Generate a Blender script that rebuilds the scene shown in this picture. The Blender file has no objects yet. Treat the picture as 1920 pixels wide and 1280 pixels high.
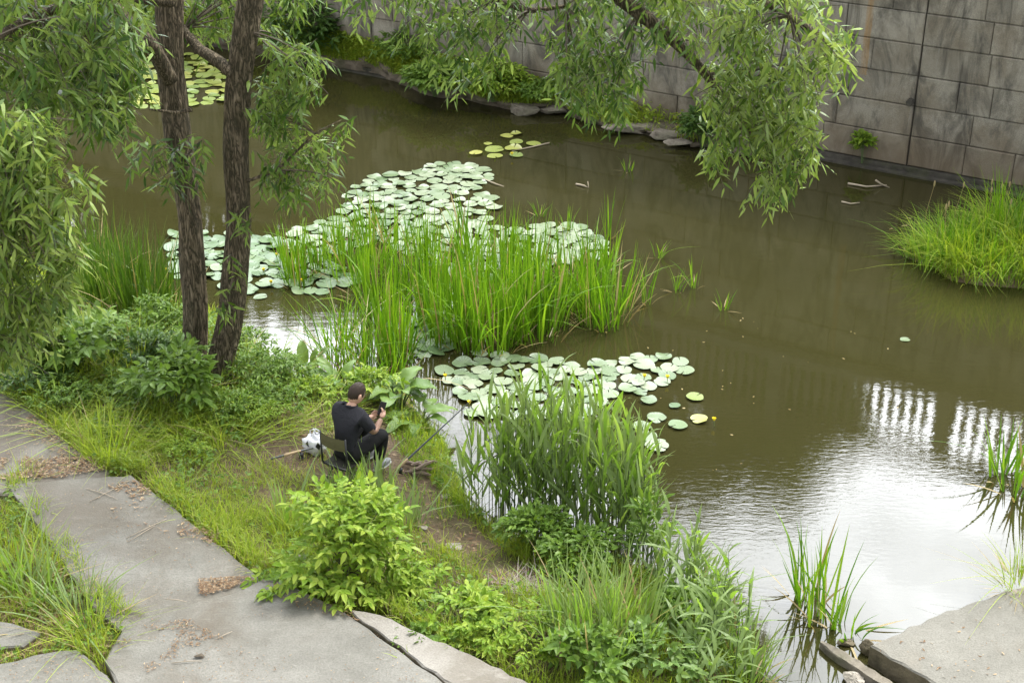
import bpy, math, random
import numpy as np
from mathutils import Vector, Matrix
PI = math.pi; R = math.radians
random.seed(7); rng = np.random.default_rng(7)
scene = bpy.context.scene; COL = scene.collection

# ------------------------------------------------------------------ camera, sky, sun, exposure
CAM_H = 8.4; PITCH = R(27); F = 2667.0            # focal length in pixels of the 1920 px wide photo
cam = bpy.data.cameras.new('camera'); cam.lens = 50.0; cam.sensor_width = 36.0; cam.clip_end = 1000
camo = bpy.data.objects.new('camera', cam); COL.objects.link(camo)
camo.location = (0, 0, CAM_H); camo.rotation_euler = (PI/2 - PITCH, 0, 0); scene.camera = camo
SUN_EL, SUN_AZ = R(55), R(62)                      # azimuth measured from the view direction towards the right
sun_dir = Vector((math.sin(SUN_AZ)*math.cos(SUN_EL), math.cos(SUN_AZ)*math.cos(SUN_EL), math.sin(SUN_EL)))
world = bpy.data.worlds.new('World'); scene.world = world; world.use_nodes = True
wt = world.node_tree; wt.nodes.clear()
def wn(t, **k):
    n = wt.nodes.new(t)
    for a, b in k.items(): setattr(n, a, b)
    return n
w_out = wn('ShaderNodeOutputWorld'); w_bg = wn('ShaderNodeBackground'); w_bg.inputs[1].default_value = 0.10
sky = wn('ShaderNodeTexSky', sky_type='NISHITA', sun_disc=False, sun_elevation=SUN_EL, sun_rotation=SUN_AZ)
wtc = wn('ShaderNodeTexCoord'); wnz = wn('ShaderNodeTexNoise'); wnz.inputs['Scale'].default_value = 3.2
wnz.inputs['Detail'].default_value = 6; wnz.inputs['Roughness'].default_value = .62
wmp = wn('ShaderNodeMapping'); wmp.inputs['Scale'].default_value = (1, 1, 2.2)
wt.links.new(wtc.outputs['Generated'], wmp.inputs[0]); wt.links.new(wmp.outputs[0], wnz.inputs['Vector'])
wdot = wn('ShaderNodeVectorMath', operation='DOT_PRODUCT')
bd = Vector((math.sin(R(10))*math.cos(R(44)), math.cos(R(10))*math.cos(R(44)), math.sin(R(44))))
wdot.inputs[1].default_value = bd; wt.links.new(wtc.outputs['Generated'], wdot.inputs[0])
wmr = wn('ShaderNodeMapRange', interpolation_type='SMOOTHSTEP')
for i, v in enumerate((.50, .99, 10.5, 84.0)): wmr.inputs[1+i].default_value = v
wt.links.new(wdot.outputs['Value'], wmr.inputs[0])
wcl = wn('ShaderNodeVectorMath', operation='SCALE'); wcl.inputs[0].default_value = (.96, .985, 1.03)
wt.links.new(wmr.outputs[0], wcl.inputs['Scale'])
wrp = wn('ShaderNodeValToRGB'); wrp.color_ramp.elements[0].position = .36; wrp.color_ramp.elements[1].position = .56
wrp.color_ramp.elements[0].color = (.45,)*3+(1,)
wt.links.new(wnz.outputs['Fac'], wrp.inputs[0])
wmx = wn('ShaderNodeMix', data_type='RGBA')
wt.links.new(wrp.outputs[0], wmx.inputs[0]); wt.links.new(sky.outputs[0], wmx.inputs[6]); wt.links.new(wcl.outputs[0], wmx.inputs[7])
wt.links.new(wmx.outputs[2], w_bg.inputs[0]); wt.links.new(w_bg.outputs[0], w_out.inputs[0])
sl = bpy.data.lights.new('sun', 'SUN'); sl.energy = 2.6; sl.angle = R(9); sl.color = (1, .95, .86)
slo = bpy.data.objects.new('sun', sl); COL.objects.link(slo); slo.rotation_euler = sun_dir.to_track_quat('Z', 'Y').to_euler()
scene.view_settings.view_transform = 'Standard'; scene.view_settings.look = 'None'
scene.view_settings.exposure = 0.74; scene.view_settings.gamma = 1.0
scene.cycles.max_bounces = 6; scene.cycles.diffuse_bounces = 3; scene.cycles.glossy_bounces = 3
scene.cycles.transmission_bounces = 3; scene.cycles.sample_clamp_indirect = 6

# ------------------------------------------------------------------ picture -> place
cp, sp = math.cos(PITCH), math.sin(PITCH)
def ray(px, py):
    u = (px-960)/F; v = (640-py)/F
    return np.array((u, cp+v*sp, -sp+v*cp))
def G(px, py, z=0.0):
    d = ray(px, py); t = (z-CAM_H)/d[2]; return np.array((d[0]*t, d[1]*t, z))
def PY(px, py, Y):
    d = ray(px, py); t = Y/d[1]; return np.array((d[0]*t, Y, CAM_H+d[2]*t))
def to_px(X, Y, Z):
    dz = Z-CAM_H; f = Y*cp-dz*sp; up = Y*sp+dz*cp
    return 960+F*X/np.maximum(f, .1), 640-F*up/np.maximum(f, .1)
def in_poly(x, y, poly):
    x = np.asarray(x, float); y = np.asarray(y, float); ins = np.zeros(x.shape, bool); n = len(poly)
    for i in range(n):
        x1, y1 = poly[i][:2]; x2, y2 = poly[(i+1) % n][:2]
        if y1 == y2: continue
        c = ((y1 > y) != (y2 > y)) & (x < (x2-x1)*(y-y1)/(y2-y1)+x1); ins ^= c
    return ins
def poly_sample(poly, n):
    p = np.array(poly, float); lo = p.min(0); hi = p.max(0); out = []
    while len(out) < n:
        q = rng.uniform(lo, hi, (n*3, 2)); q = q[in_poly(q[:, 0], q[:, 1], poly)]; out.extend(q.tolist())
    return np.array(out[:n])
def vnoise(x, y, s=1.0, seed=0):
    x = np.asarray(x, float)*s+seed*17.31; y = np.asarray(y, float)*s-seed*9.7
    xi = np.floor(x); yi = np.floor(y); fx = x-xi; fy = y-yi
    h = lambda a, b: np.modf(np.abs(np.sin(a*127.1+b*311.7+seed*1.3)*43758.5453))[0]
    fx = fx*fx*(3-2*fx); fy = fy*fy*(3-2*fy)
    return (h(xi, yi)*(1-fx)+h(xi+1, yi)*fx)*(1-fy)+(h(xi, yi+1)*(1-fx)+h(xi+1, yi+1)*fx)*fy
def fnoise(x, y, s=1.0, seed=0):
    return (vnoise(x, y, s, seed)*.5+vnoise(x, y, s*2.1, seed+1)*.3+vnoise(x, y, s*4.3, seed+2)*.2)

# ------------------------------------------------------------------ near bank relief
SHORE = [(-500,400),(-200,430),(0,480),(130,515),(310,560),(400,595),(480,645),(520,690),(600,728),(680,742),(765,735),(795,790),
         (835,830),(866,900),(880,950),(960,1015),(1080,1040),(1200,1075),(1280,1120),(1350,1200),(1400,1280),(1430,1400)]
LAND = [tuple(G(a, b)[:2]) for a, b in SHORE] + [(1.6, 3), (1.5, -60), (-160, -60), (-160, 30)]
SEG = np.array([LAND[i] for i in range(len(SHORE)+2)])
def shore_dist(x, y):
    x = np.asarray(x, float).ravel(); y = np.asarray(y, float).ravel(); best = np.full(x.shape, 1e9)
    for i in range(len(SEG)-1):
        ax, ay = SEG[i]; bx, by = SEG[i+1]; dx, dy = bx-ax, by-ay
        t = np.clip(((x-ax)*dx+(y-ay)*dy)/(dx*dx+dy*dy), 0, 1)
        best = np.minimum(best, np.hypot(x-ax-t*dx, y-ay-t*dy))
    return np.where(in_poly(x, y, LAND), best, -best)
def zt(x, y):
    sh = np.shape(x); s = shore_dist(x, y)
    z = np.interp(s, [-3,-1,-.2,0,.12,.4,1,2.5,4,60], [-1.2,-.8,-.25,-.03,.10,.20,.30,.44,.48,.5])
    xx = np.asarray(x, float).ravel(); yy = np.asarray(y, float).ravel()
    n = (fnoise(xx, yy, 1.3, 3)-.5)*.12+(fnoise(xx, yy, 5, 5)-.5)*.04
    return (z+n*np.clip(s*2, 0, 1)*np.clip((3.3-s)/1.0, .25, 1)).reshape(sh)
def B(px, py):
    z = .3
    for _ in range(6):
        p = G(px, py, z); z = float(zt(p[0:1], p[1:2])[0])
    p = G(px, py, z); return p

# ------------------------------------------------------------------ object helpers
def tag(o, label=None, cat=None, group=None, kind=None):
    if label: o['label'] = label
    if cat: o['category'] = cat
    if group: o['group'] = group
    if kind: o['kind'] = kind
    return o
def thing(name, label, cat, loc=(0,0,0), rz=0, group=None):
    o = bpy.data.objects.new(name, None); COL.objects.link(o); o.location = tuple(loc); o.rotation_euler = (0, 0, rz)
    o.empty_display_size = .1
    return tag(o, label, cat, group)
class Acc:
    def __init__(s): s.v = []; s.f = []; s.m = []; s.n = 0; s.uv = None
    def add(s, V, Fs, mi=0):
        V = np.asarray(V, float).reshape(-1, 3)
        if isinstance(Fs, np.ndarray): Fs = [Fs]
        for Fa in Fs:
            Fa = np.asarray(Fa, int)
            s.f.append(Fa+s.n); s.m.append(np.full(len(Fa), mi))
        s.v.append(V); s.n += len(V)
    def tube(s, pts, rad, sides=6, mi=0, cap=True):
        pts = np.asarray(pts, float); k = len(pts); rad = np.broadcast_to(np.asarray(rad, float), (k,))
        T = np.gradient(pts, axis=0); T /= np.linalg.norm(T, axis=1)[:, None]+1e-9
        ref = np.array((0, 0, 1.)) if abs(T[0][2]) < .9 else np.array((1., 0, 0))
        n = np.cross(T[0], ref); n /= np.linalg.norm(n); V = []
        for i in range(k):
            n = n-T[i]*n.dot(T[i]); n /= np.linalg.norm(n)+1e-9; b = np.cross(T[i], n)
            a = np.arange(sides)*2*PI/sides
            V.append(pts[i]+rad[i]*(np.cos(a)[:, None]*n+np.sin(a)[:, None]*b))
        V = np.concatenate(V); j = np.arange(sides); j2 = (j+1) % sides; Q = []
        for i in range(k-1): Q.append(np.stack([i*sides+j, i*sides+j2, (i+1)*sides+j2, (i+1)*sides+j], 1))
        Fs = [np.concatenate(Q)]
        if cap: Fs += [np.arange(sides)[::-1][None], (np.arange(sides)+(k-1)*sides)[None]]
        s.add(V, Fs, mi)
    def box(s, lo, hi, mi=0, ch=0.0):
        x0, y0, z0 = lo; x1, y1, z1 = hi
        bm_v = np.array([(x0,y0,z0),(x1,y0,z0),(x1,y1,z0),(x0,y1,z0),(x0,y0,z1),(x1,y0,z1),(x1,y1,z1),(x0,y1,z1)])
        s.add(bm_v, np.array([(3,2,1,0),(4,5,6,7),(0,1,5,4),(1,2,6,5),(2,3,7,6),(3,0,4,7)]), mi)
    def lathe(s, prof, sides=12, o=(0,0,0), mi=0):
        prof = np.array(prof, float); a = np.arange(sides)*2*PI/sides
        V = np.stack([np.stack([r*np.cos(a), r*np.sin(a), np.full(sides, z)], 1) for r, z in prof])+np.array(o)
        j = np.arange(sides); j2 = (j+1) % sides; k = len(prof)
        Q = np.concatenate([np.stack([i*sides+j, i*sides+j2, (i+1)*sides+j2, (i+1)*sides+j], 1) for i in range(k-1)])
        s.add(V.reshape(-1, 3), [Q, j[::-1][None], (j+(k-1)*sides)[None]], mi)
    def sphere(s, c, r, nu=10, nv=7, mi=0, fn=None):
        V = []
        for i in range(nv+1):
            th = PI*i/nv
            for j in range(nu):
                ph = 2*PI*j/nu; d = np.array((math.sin(th)*math.cos(ph), math.sin(th)*math.sin(ph), math.cos(th)))
                V.append(fn(d) if fn else d*np.array(r))
        V = np.array(V)+np.array(c); Q = []
        for i in range(nv):
            for j in range(nu): Q.append((i*nu+j, (i+1)*nu+j, (i+1)*nu+(j+1) % nu, i*nu+(j+1) % nu))
        s.add(V, np.array(Q), mi)
    def mesh(s, name, mats, smooth=False):
        me = bpy.data.meshes.new(name); V = np.concatenate(s.v)
        me.vertices.add(len(V)); me.vertices.foreach_set('co', V.astype(np.float32).ravel())
        loops = np.concatenate([f.ravel() for f in s.f]); cnt = np.concatenate([np.full(len(f), f.shape[1]) for f in s.f])
        st = np.concatenate([[0], np.cumsum(cnt)[:-1]])
        me.loops.add(len(loops)); me.loops.foreach_set('vertex_index', loops.astype(np.int32))
        me.polygons.add(len(cnt)); me.polygons.foreach_set('loop_start', st.astype(np.int32))
        me.polygons.foreach_set('material_index', np.concatenate(s.m).astype(np.int32))
        me.polygons.foreach_set('use_smooth', np.full(len(cnt), smooth))
        for m in (mats if isinstance(mats, (list, tuple)) else [mats]): me.materials.append(m)
        me.update(calc_edges=True); me.validate(); return me
    def build(s, name, mats, parent=None, smooth=False, loc=None):
        o = bpy.data.objects.new(name, s.mesh(name, mats, smooth)); COL.objects.link(o)
        if parent: o.parent = parent
        if loc is not None: o.location = tuple(loc)
        return o
def copy_tree(o, parent=None):
    c = o.copy(); COL.objects.link(c)
    if parent: c.parent = parent
    for ch in list(o.children): copy_tree(ch, c)
    return c
def nrm(a): return a/(np.linalg.norm(a, axis=-1, keepdims=True)+1e-9)
def blades(acc, P, H, W, az, lean, droop, segs=4, mi=0):
    """grass blades: P (n,3) bases, heights, widths, heading, lean and droop as fractions of the height"""
    n = len(P); t = np.linspace(0, 1, segs+1)[None, :]
    H = np.broadcast_to(H, (n,))[:, None]; W = np.broadcast_to(W, (n,))[:, None]
    lean = np.broadcast_to(lean, (n,))[:, None]; droop = np.broadcast_to(droop, (n,))[:, None]
    out = H*(lean*t+droop*t**2.2); zz = H*(t*np.sqrt(np.maximum(1-lean**2, .2))-.55*droop*t**2.6)
    d = np.stack([np.cos(az), np.sin(az), np.zeros(n)], 1); tw = az+PI/2+rng.uniform(-.9, .9, n)
    sd = np.stack([np.cos(tw), np.sin(tw), np.zeros(n)], 1)
    C = P[:, None, :]+out[..., None]*d[:, None, :]+zz[..., None]*np.array((0, 0, 1.))
    w = W*(1-t**2.2)*(.55+.9*np.minimum(t, .45)); w[:, -1] = .0008
    V = np.stack([C-sd[:, None]*w[..., None]/2, C+sd[:, None]*w[..., None]/2], 2).reshape(-1, 3)
    b = (np.arange(n)*(segs+1)*2)[:, None]; k = (np.arange(segs)*2)[None, :]
    q = np.stack([b+k, b+k+1, b+k+3, b+k+2], -1).reshape(-1, 4); acc.add(V, q, mi)
def leaves(acc, P, D, N, L, W, droop=.15, mi=0, broad=False, fold=.18):
    """leaf blades: P bases, D direction, N approximate upper side"""
    n = len(P); D = nrm(D); S = nrm(np.cross(D, N)); N = np.cross(S, D)
    L = np.broadcast_to(L, (n,))[:, None]; W = np.broadcast_to(W, (n,))[:, None]
    dz = np.array((0, 0, -1.))
    pt = lambda t, s, h=0: P+D*L*t+S*W*s+N*W*h+dz*L*droop*t*t
    if not broad:
        V = np.stack([pt(0, 0), pt(.3, -.46), pt(.3, .46), pt(.65, -.36), pt(.65, .36), pt(1, 0)], 1).reshape(-1, 3)
        b = (np.arange(n)*6)[:, None]
        acc.add(V, [b+np.array([[0, 2, 1]]), b+np.array([[1, 2, 4, 3]]), b+np.array([[3, 4, 5]])], mi)
    else:
        V = np.stack([pt(0, 0), pt(.22, -.42, fold), pt(.25, 0), pt(.22, .42, fold), pt(.6, -.40, fold), pt(.6, 0), pt(.6, .40, fold), pt(1, 0)], 1).reshape(-1, 3)
        b = (np.arange(n)*8)[:, None]
        acc.add(V, [b+np.array([[0, 2, 1]]), b+np.array([[0, 3, 2]]), b+np.array([[1, 2, 5, 4]]), b+np.array([[2, 3, 6, 5]]),
                    b+np.array([[4, 5, 7]]), b+np.array([[5, 6, 7]])], mi)
def rdir(n, zlo=-1, zhi=1):
    z = rng.uniform(zlo, zhi, n); a = rng.uniform(0, 2*PI, n); r = np.sqrt(np.maximum(0, 1-z*z))
    return np.stack([r*np.cos(a), r*np.sin(a), z], 1)

# ------------------------------------------------------------------ materials
class MatB:
    def __init__(s, name):
        s.m = bpy.data.materials.new(name); s.m.use_nodes = True; s.t = s.m.node_tree; s.t.nodes.clear()
        s.out = s.n('ShaderNodeOutputMaterial')
    def n(s, ty, **k):
        nd = s.t.nodes.new(ty)
        for a, b in k.items(): setattr(nd, a, b)
        return nd
    def l(s, a, b): s.t.links.new(a, b)
    def coord(s, kind='Object', scale=(1,1,1), rot=(0,0,0)):
        c = s.n('ShaderNodeTexCoord'); m = s.n('ShaderNodeMapping'); m.inputs['Scale'].default_value = scale; m.inputs['Rotation'].default_value = rot
        s.l(c.outputs[kind], m.inputs[0]); return m.outputs[0]
    def noise(s, vec, scale, detail=5, rough=.6, dist=0):
        k = s.n('ShaderNodeTexNoise'); k.inputs['Scale'].default_value = scale; k.inputs['Detail'].default_value = detail
        k.inputs['Roughness'].default_value = rough; k.inputs['Distortion'].default_value = dist
        if vec is not None: s.l(vec, k.inputs['Vector'])
        return k.outputs['Fac']
    def ramp(s, fac, stops):
        r = s.n('ShaderNodeValToRGB'); e = r.color_ramp.elements
        while len(e) < len(stops): e.new(.5)
        for el, (p, c) in zip(e, stops): el.position = p; el.color = tuple(c)+(1,) if len(c) == 3 else c
        s.l(fac, r.inputs[0]); return r.outputs[0]
    def mix(s, fac, a, b, mode='MIX'):
        m = s.n('ShaderNodeMix', data_type='RGBA', blend_type=mode)
        for sock, v in ((m.inputs[0], fac), (m.inputs[6], a), (m.inputs[7], b)):
            if isinstance(v, (int, float)): sock.default_value = v
            elif isinstance(v, (tuple, list)): sock.default_value = tuple(v)+(1,)
            else: s.l(v, sock)
        return m.outputs[2]
    def math(s, op, a, b=None, c=None):
        m = s.n('ShaderNodeMath', operation=op)
        for i, v in enumerate((a, b, c)):
            if v is None: continue
            if isinstance(v, (int, float)): m.inputs[i].default_value = v
            else: s.l(v, m.inputs[i])
        return m.outputs[0]
    def bsdf(s, col, rough=.6, spec=.5, bump=None, bstr=.5, bdist=.02, metal=0):
        p = s.n('ShaderNodeBsdfPrincipled')
        if isinstance(col, tuple): p.inputs['Base Color'].default_value = col+(1,)
        else: s.l(col, p.inputs['Base Color'])
        if isinstance(rough, (int, float)): p.inputs['Roughness'].default_value = rough
        else: s.l(rough, p.inputs['Roughness'])
        p.inputs['Specular IOR Level'].default_value = spec; p.inputs['Metallic'].default_value = metal
        if bump is not None:
            b = s.n('ShaderNodeBump'); b.inputs['Strength'].default_value = bstr; b.inputs['Distance'].default_value = bdist
            s.l(bump, b.inputs['Height']); s.l(b.outputs[0], p.inputs['Normal'])
        return p
    def done(s, sh): s.l(sh.outputs[0], s.out.inputs[0]); return s.m
def leafmat(name, cols, trans=.35, rough=.45, back=None, spec=.25, var=.5, tcol=None):
    b = MatB(name); g = b.n('ShaderNodeNewGeometry'); oi = b.n('ShaderNodeObjectInfo')
    nz = b.noise(b.coord('Object'), var, 2, .5)
    f = b.math('ADD', b.math('MULTIPLY', g.outputs['Random Per Island'], .62), b.math('MULTIPLY', nz, .38))
    k = len(cols); c = b.ramp(f, [(.12+.72*i/(k-1), cc) for i, cc in enumerate(cols)])
    if back: c = b.mix(g.outputs['Backfacing'], c, b.mix(.75, c, back))
    p = b.bsdf(c, rough, spec); tr = b.n('ShaderNodeBsdfTranslucent')
    tc = b.mix(1.0, c, tcol or (1.5, 1.45, .7), 'MULTIPLY'); b.l(tc, tr.inputs[0])
    mx = b.n('ShaderNodeMixShader'); mx.inputs[0].default_value = trans
    b.l(p.outputs[0], mx.inputs[1]); b.l(tr.outputs[0], mx.inputs[2]); return b.done(mx)
def plain(name, col, rough=.6, spec=.4, metal=0, var=.12, scale=30):
    b = MatB(name); nz = b.noise(b.coord('Object'), scale, 4)
    c = b.mix(nz, tuple(x*(1-var) for x in col), tuple(min(1, x*(1+var)) for x in col))
    return b.done(b.bsdf(c, rough, spec, nz, .15, .005, metal))
M = {}
M['willow'] = leafmat('willow_leaf', [(.013,.042,.005),(.066,.130,.014),(.160,.235,.038)], .26, .42, (.18,.25,.09), .25)  # darkest leaf tones put the shading between the sprays into the colour
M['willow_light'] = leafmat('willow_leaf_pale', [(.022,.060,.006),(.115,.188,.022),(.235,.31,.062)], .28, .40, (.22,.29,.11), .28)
M['sedge'] = leafmat('sedge_blade', [(.045,.125,.006),(.100,.210,.010),(.180,.290,.022)], .42, .42)
M['reed'] = leafmat('reed_blade', [(.105,.200,.030),(.165,.275,.050),(.24,.345,.092)], .40, .40, (.18,.24,.10))
M['grass'] = leafmat('grass_blade', [(.13,.21,.016),(.22,.305,.028),(.32,.37,.05)], .42, .5, None, .3, .8)
M['drygrass'] = leafmat('dry_blade', [(.20,.15,.07),(.28,.22,.11),(.36,.30,.17)], .25, .6)
M['elder'] = leafmat('elder_leaf', [(.10,.19,.015),(.19,.295,.026),(.31,.385,.062)], .40, .42, (.16,.24,.06))
M['herb'] = leafmat('herb_leaf', [(.060,.120,.014),(.100,.180,.022),(.15,.235,.035)], .36, .42, (.10,.16,.05))
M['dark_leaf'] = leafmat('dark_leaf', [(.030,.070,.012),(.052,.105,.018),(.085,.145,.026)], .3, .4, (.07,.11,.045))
M['reed_dark'] = leafmat('reed_blade_dark', [(.028,.068,.008),(.055,.112,.012),(.095,.165,.02)], .34, .42)  # darker reed copy, the shadow under the willow set into its colour
M['dock'] = leafmat('dock_leaf', [(.090,.165,.035),(.125,.205,.05),(.16,.24,.065)], .34, .34, (.12,.18,.07))
M['litter'] = leafmat('litter', [(.10,.055,.028),(.18,.11,.058),(.34,.26,.16)], .1, .7)
M['stem'] = plain('green_stem', (.07,.11,.03), .5)
M['twig'] = plain('twig_bark', (.075,.06,.04), .8)
M['deadwood'] = plain('dead_wood', (.30,.25,.18), .8, var=.35, scale=14)
M['bloom'] = plain('yellow_petal', (.72,.58,.02), .5)
def bark():
    b = MatB('bark'); v = b.coord('Object', (1, 1, .16))
    n1 = b.noise(v, 26, 5, .62, .6); n2 = b.noise(b.coord('Object', (1,1,.5)), 4, 3)
    rd = b.math('ABSOLUTE', b.math('SUBTRACT', n1, .5)); rd = b.math('MULTIPLY', rd, 4.5)
    c = b.ramp(rd, [(.05, (.03,.022,.015)), (.30, (.15,.112,.075)), (.75, (.31,.245,.17))])
    c = b.mix(b.math('MULTIPLY', n2, .35), c, (.09,.10,.05))
    return b.done(b.bsdf(c, .85, .2, rd, .9, .03))
M['bark'] = bark()
def concrete(name, lo, hi, stain, amt):
    b = MatB(name); v = b.coord('Object'); n1 = b.noise(v, 2.3, 7, .65); n2 = b.noise(v, 55, 4, .7); n3 = b.noise(v, .75, 5, .6, .5)
    c = b.ramp(n1, [(.32, lo), (.68, hi)])
    c = b.mix(b.ramp(n3, [(.40, (amt,)*3), (.56, (0,0,0))]), c, stain)
    c = b.mix(b.ramp(n2, [(.36, (.42,)*3), (.58, (0,0,0))]), c, tuple(x*.55 for x in lo))
    nb = b.noise(b.coord('Object', (1.0, 3.0, 1)), 7, 5, .7)
    c = b.mix(b.ramp(nb, [(.58, (0,0,0)), (.75, (.45,)*3)]), c, tuple(x*1.28 for x in hi))
    vo = b.n('ShaderNodeTexVoronoi', feature='DISTANCE_TO_EDGE'); vo.inputs['Scale'].default_value = .55; b.l(b.mix(.12, v, b.noise(v, 3, 5)), vo.inputs['Vector'])
    return b.done(b.bsdf(c, .88, .25, b.math('ADD', n2, b.math('MULTIPLY', n1, 2)), .5, .012))
M['slab'] = concrete('slab_concrete', (.126,.121,.103), (.190,.183,.160), (.100,.084,.062), .78)
M['slab_dirty'] = concrete('slab_concrete_dirty', (.115,.105,.088), (.165,.153,.13), (.085,.068,.05), .7)
M['kerb'] = concrete('kerb_concrete', (.175,.16,.135), (.25,.235,.205), (.10,.085,.06), .6)
M['landing'] = concrete('landing_concrete', (.130,.124,.103), (.186,.178,.151), (.18,.15,.11), .5)
def soil():
    b = MatB('soil'); v = b.coord('Object'); n1 = b.noise(v, 1.1, 6); n2 = b.noise(v, 22, 6, .7); n3 = b.noise(v, 90, 3, .7)
    c = b.ramp(n2, [(.3, (.075,.052,.033)), (.55, (.135,.098,.063)), (.75, (.22,.17,.115))])
    c = b.mix(b.ramp(n1, [(.45, (0,0,0)), (.6, (.55,)*3)]), c, (.075,.085,.028))
    c = b.mix(b.ramp(n3, [(.6, (0,0,0)), (.7, (.6,)*3)]), c, (.30,.22,.13))
    return b.done(b.bsdf(c, .95, .15, b.math('ADD', n2, n3), .8, .03))
M['soil'] = soil()
def rockm(name, lo, hi):
    b = MatB(name); v = b.coord('Object'); n1 = b.noise(v, 5, 7, .68); n2 = b.noise(v, 2, 3)
    c = b.ramp(n1, [(.3, lo), (.7, hi)]); c = b.mix(b.ramp(n2, [(.5, (0,0,0)), (.65, (.5,)*3)]), c, (.06,.065,.03))
    return b.done(b.bsdf(c, .9, .25, n1, .9, .04))
M['rock'] = rockm('rock', (.12,.105,.08), (.36,.33,.28)); M['wet_rock'] = rockm('wet_rock', (.022,.02,.016), (.09,.082,.066))
M['bank_rock'] = rockm('bank_rock', (.075,.062,.045), (.30,.265,.21)); M['mossy'] = rockm('mossy_concrete', (.05,.045,.028), (.17,.14,.09))
def water():
    b = MatB('water'); v = b.coord('Object')
    w1 = b.noise(b.coord('Object', (1.0, 2.6, 1), (0,0,R(14))), 3.2, 4, .6, .4)
    w2 = b.noise(b.coord('Object', (1.0, 1.8, 1), (0,0,R(-18))), 1.1, 3, .5, .6)
    w3 = b.noise(b.coord('Object', (1.0, 2.4, 1), (0,0,R(8))), 13, 3, .6)
    big = b.noise(v, .23, 3, .5, .5)
    amp = b.ramp(big, [(.40, (.22,)*3), (.60, (1,)*3)])
    h = b.math('ADD', b.math('MULTIPLY', w1, .6), b.math('ADD', b.math('MULTIPLY', w2, .8), b.math('MULTIPLY', w3, .15)))
    geo = b.n('ShaderNodeNewGeometry'); eddy = None
    for cx, cy, rad in ((2.9, 13.3, 2.4), (4.1, 13.6, 1.5), (1.9, 12.0, 1.6)):   # where the current ruffles the water
        vd = b.n('ShaderNodeVectorMath', operation='DISTANCE'); b.l(geo.outputs['Position'], vd.inputs[0]); vd.inputs[1].default_value = (cx, cy, 0)
        mr = b.n('ShaderNodeMapRange', interpolation_type='SMOOTHSTEP'); b.l(vd.outputs['Value'], mr.inputs[0])
        for i, x in enumerate((rad*.2, rad, 1.4, 0)): mr.inputs[1+i].default_value = x
        eddy = mr.outputs[0] if eddy is None else b.math('MAXIMUM', eddy, mr.outputs[0])
    fine = b.noise(b.coord('Object', (1.0, 3.0, 1), (0,0,R(22))), 7, 3, .55, .3)
    h = b.math('ADD', b.math('MULTIPLY', h, b.math('MULTIPLY', amp, .7)), b.math('MULTIPLY', fine, b.math('MULTIPLY', eddy, .45)))
    bp = b.n('ShaderNodeBump'); bp.inputs['Strength'].default_value = .05; bp.inputs['Distance'].default_value = .05; b.l(h, bp.inputs['Height'])
    n4 = b.noise(v, .5, 4)
    col = b.mix(n4, (.022,.0208,.0066), (.031,.0288,.0096))
    df = b.n('ShaderNodeBsdfDiffuse'); b.l(col, df.inputs[0]); gl = b.n('ShaderNodeBsdfGlossy'); gl.inputs['Roughness'].default_value = .012
    b.l(bp.outputs[0], gl.inputs['Normal']); fr = b.n('ShaderNodeFresnel'); fr.inputs['IOR'].default_value = 1.62; b.l(bp.outputs[0], fr.inputs['Normal'])
    mx = b.n('ShaderNodeMixShader'); b.l(fr.outputs[0], mx.inputs[0]); b.l(df.outputs[0], mx.inputs[1]); b.l(gl.outputs[0], mx.inputs[2])
    return b.done(mx)
M['water'] = water()
def padm(name, cols, rough):
    b = MatB(name); oi = b.n('ShaderNodeObjectInfo'); v = b.coord('Object'); n1 = b.noise(v, 9, 4, .6)
    f = b.math('ADD', b.math('MULTIPLY', b.math('FRACT', b.math('ADD', oi.outputs['Random'], b.n('ShaderNodeNewGeometry').outputs['Random Per Island'])), .7), b.math('MULTIPLY', n1, .3))
    c = b.ramp(f, [(.15, cols[0]), (.5, cols[1]), (.85, cols[2])])
    sp_ = b.noise(v, 38, 2, .5); c = b.mix(b.ramp(sp_, [(.66, (0,0,0)), (.72, (.5,)*3)]), c, (.14,.09,.04))
    sx = b.n('ShaderNodeSeparateXYZ'); b.l(v, sx.inputs[0]); ve = b.math('SINE', b.math('MULTIPLY', b.math('ARCTAN2', sx.outputs[1], sx.outputs[0]), 17)); ve = b.math('POWER', b.math('MULTIPLY', b.math('ADD', ve, 1), .5), 6)
    c = b.mix(b.math('MULTIPLY', ve, .35), c, tuple(min(1, x*1.5) for x in cols[2]))
    rg = b.ramp(b.noise(v, 5, 5, .7), [(.3, (rough*.7,)*3), (.7, (min(1, rough*2),)*3)])
    return b.done(b.bsdf(c, rg, .6, b.math('ADD', n1, b.math('MULTIPLY', ve, .4)), .2, .01))
M['pad'] = padm('lily_pad', [(.06,.105,.035),(.125,.17,.085),(.20,.23,.15)], .28)
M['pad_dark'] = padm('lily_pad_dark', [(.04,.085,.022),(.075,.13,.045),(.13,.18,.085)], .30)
M['pad_yellow'] = padm('lily_pad_yellow', [(.10,.15,.025),(.17,.21,.035),(.26,.26,.055)], .32)

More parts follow.
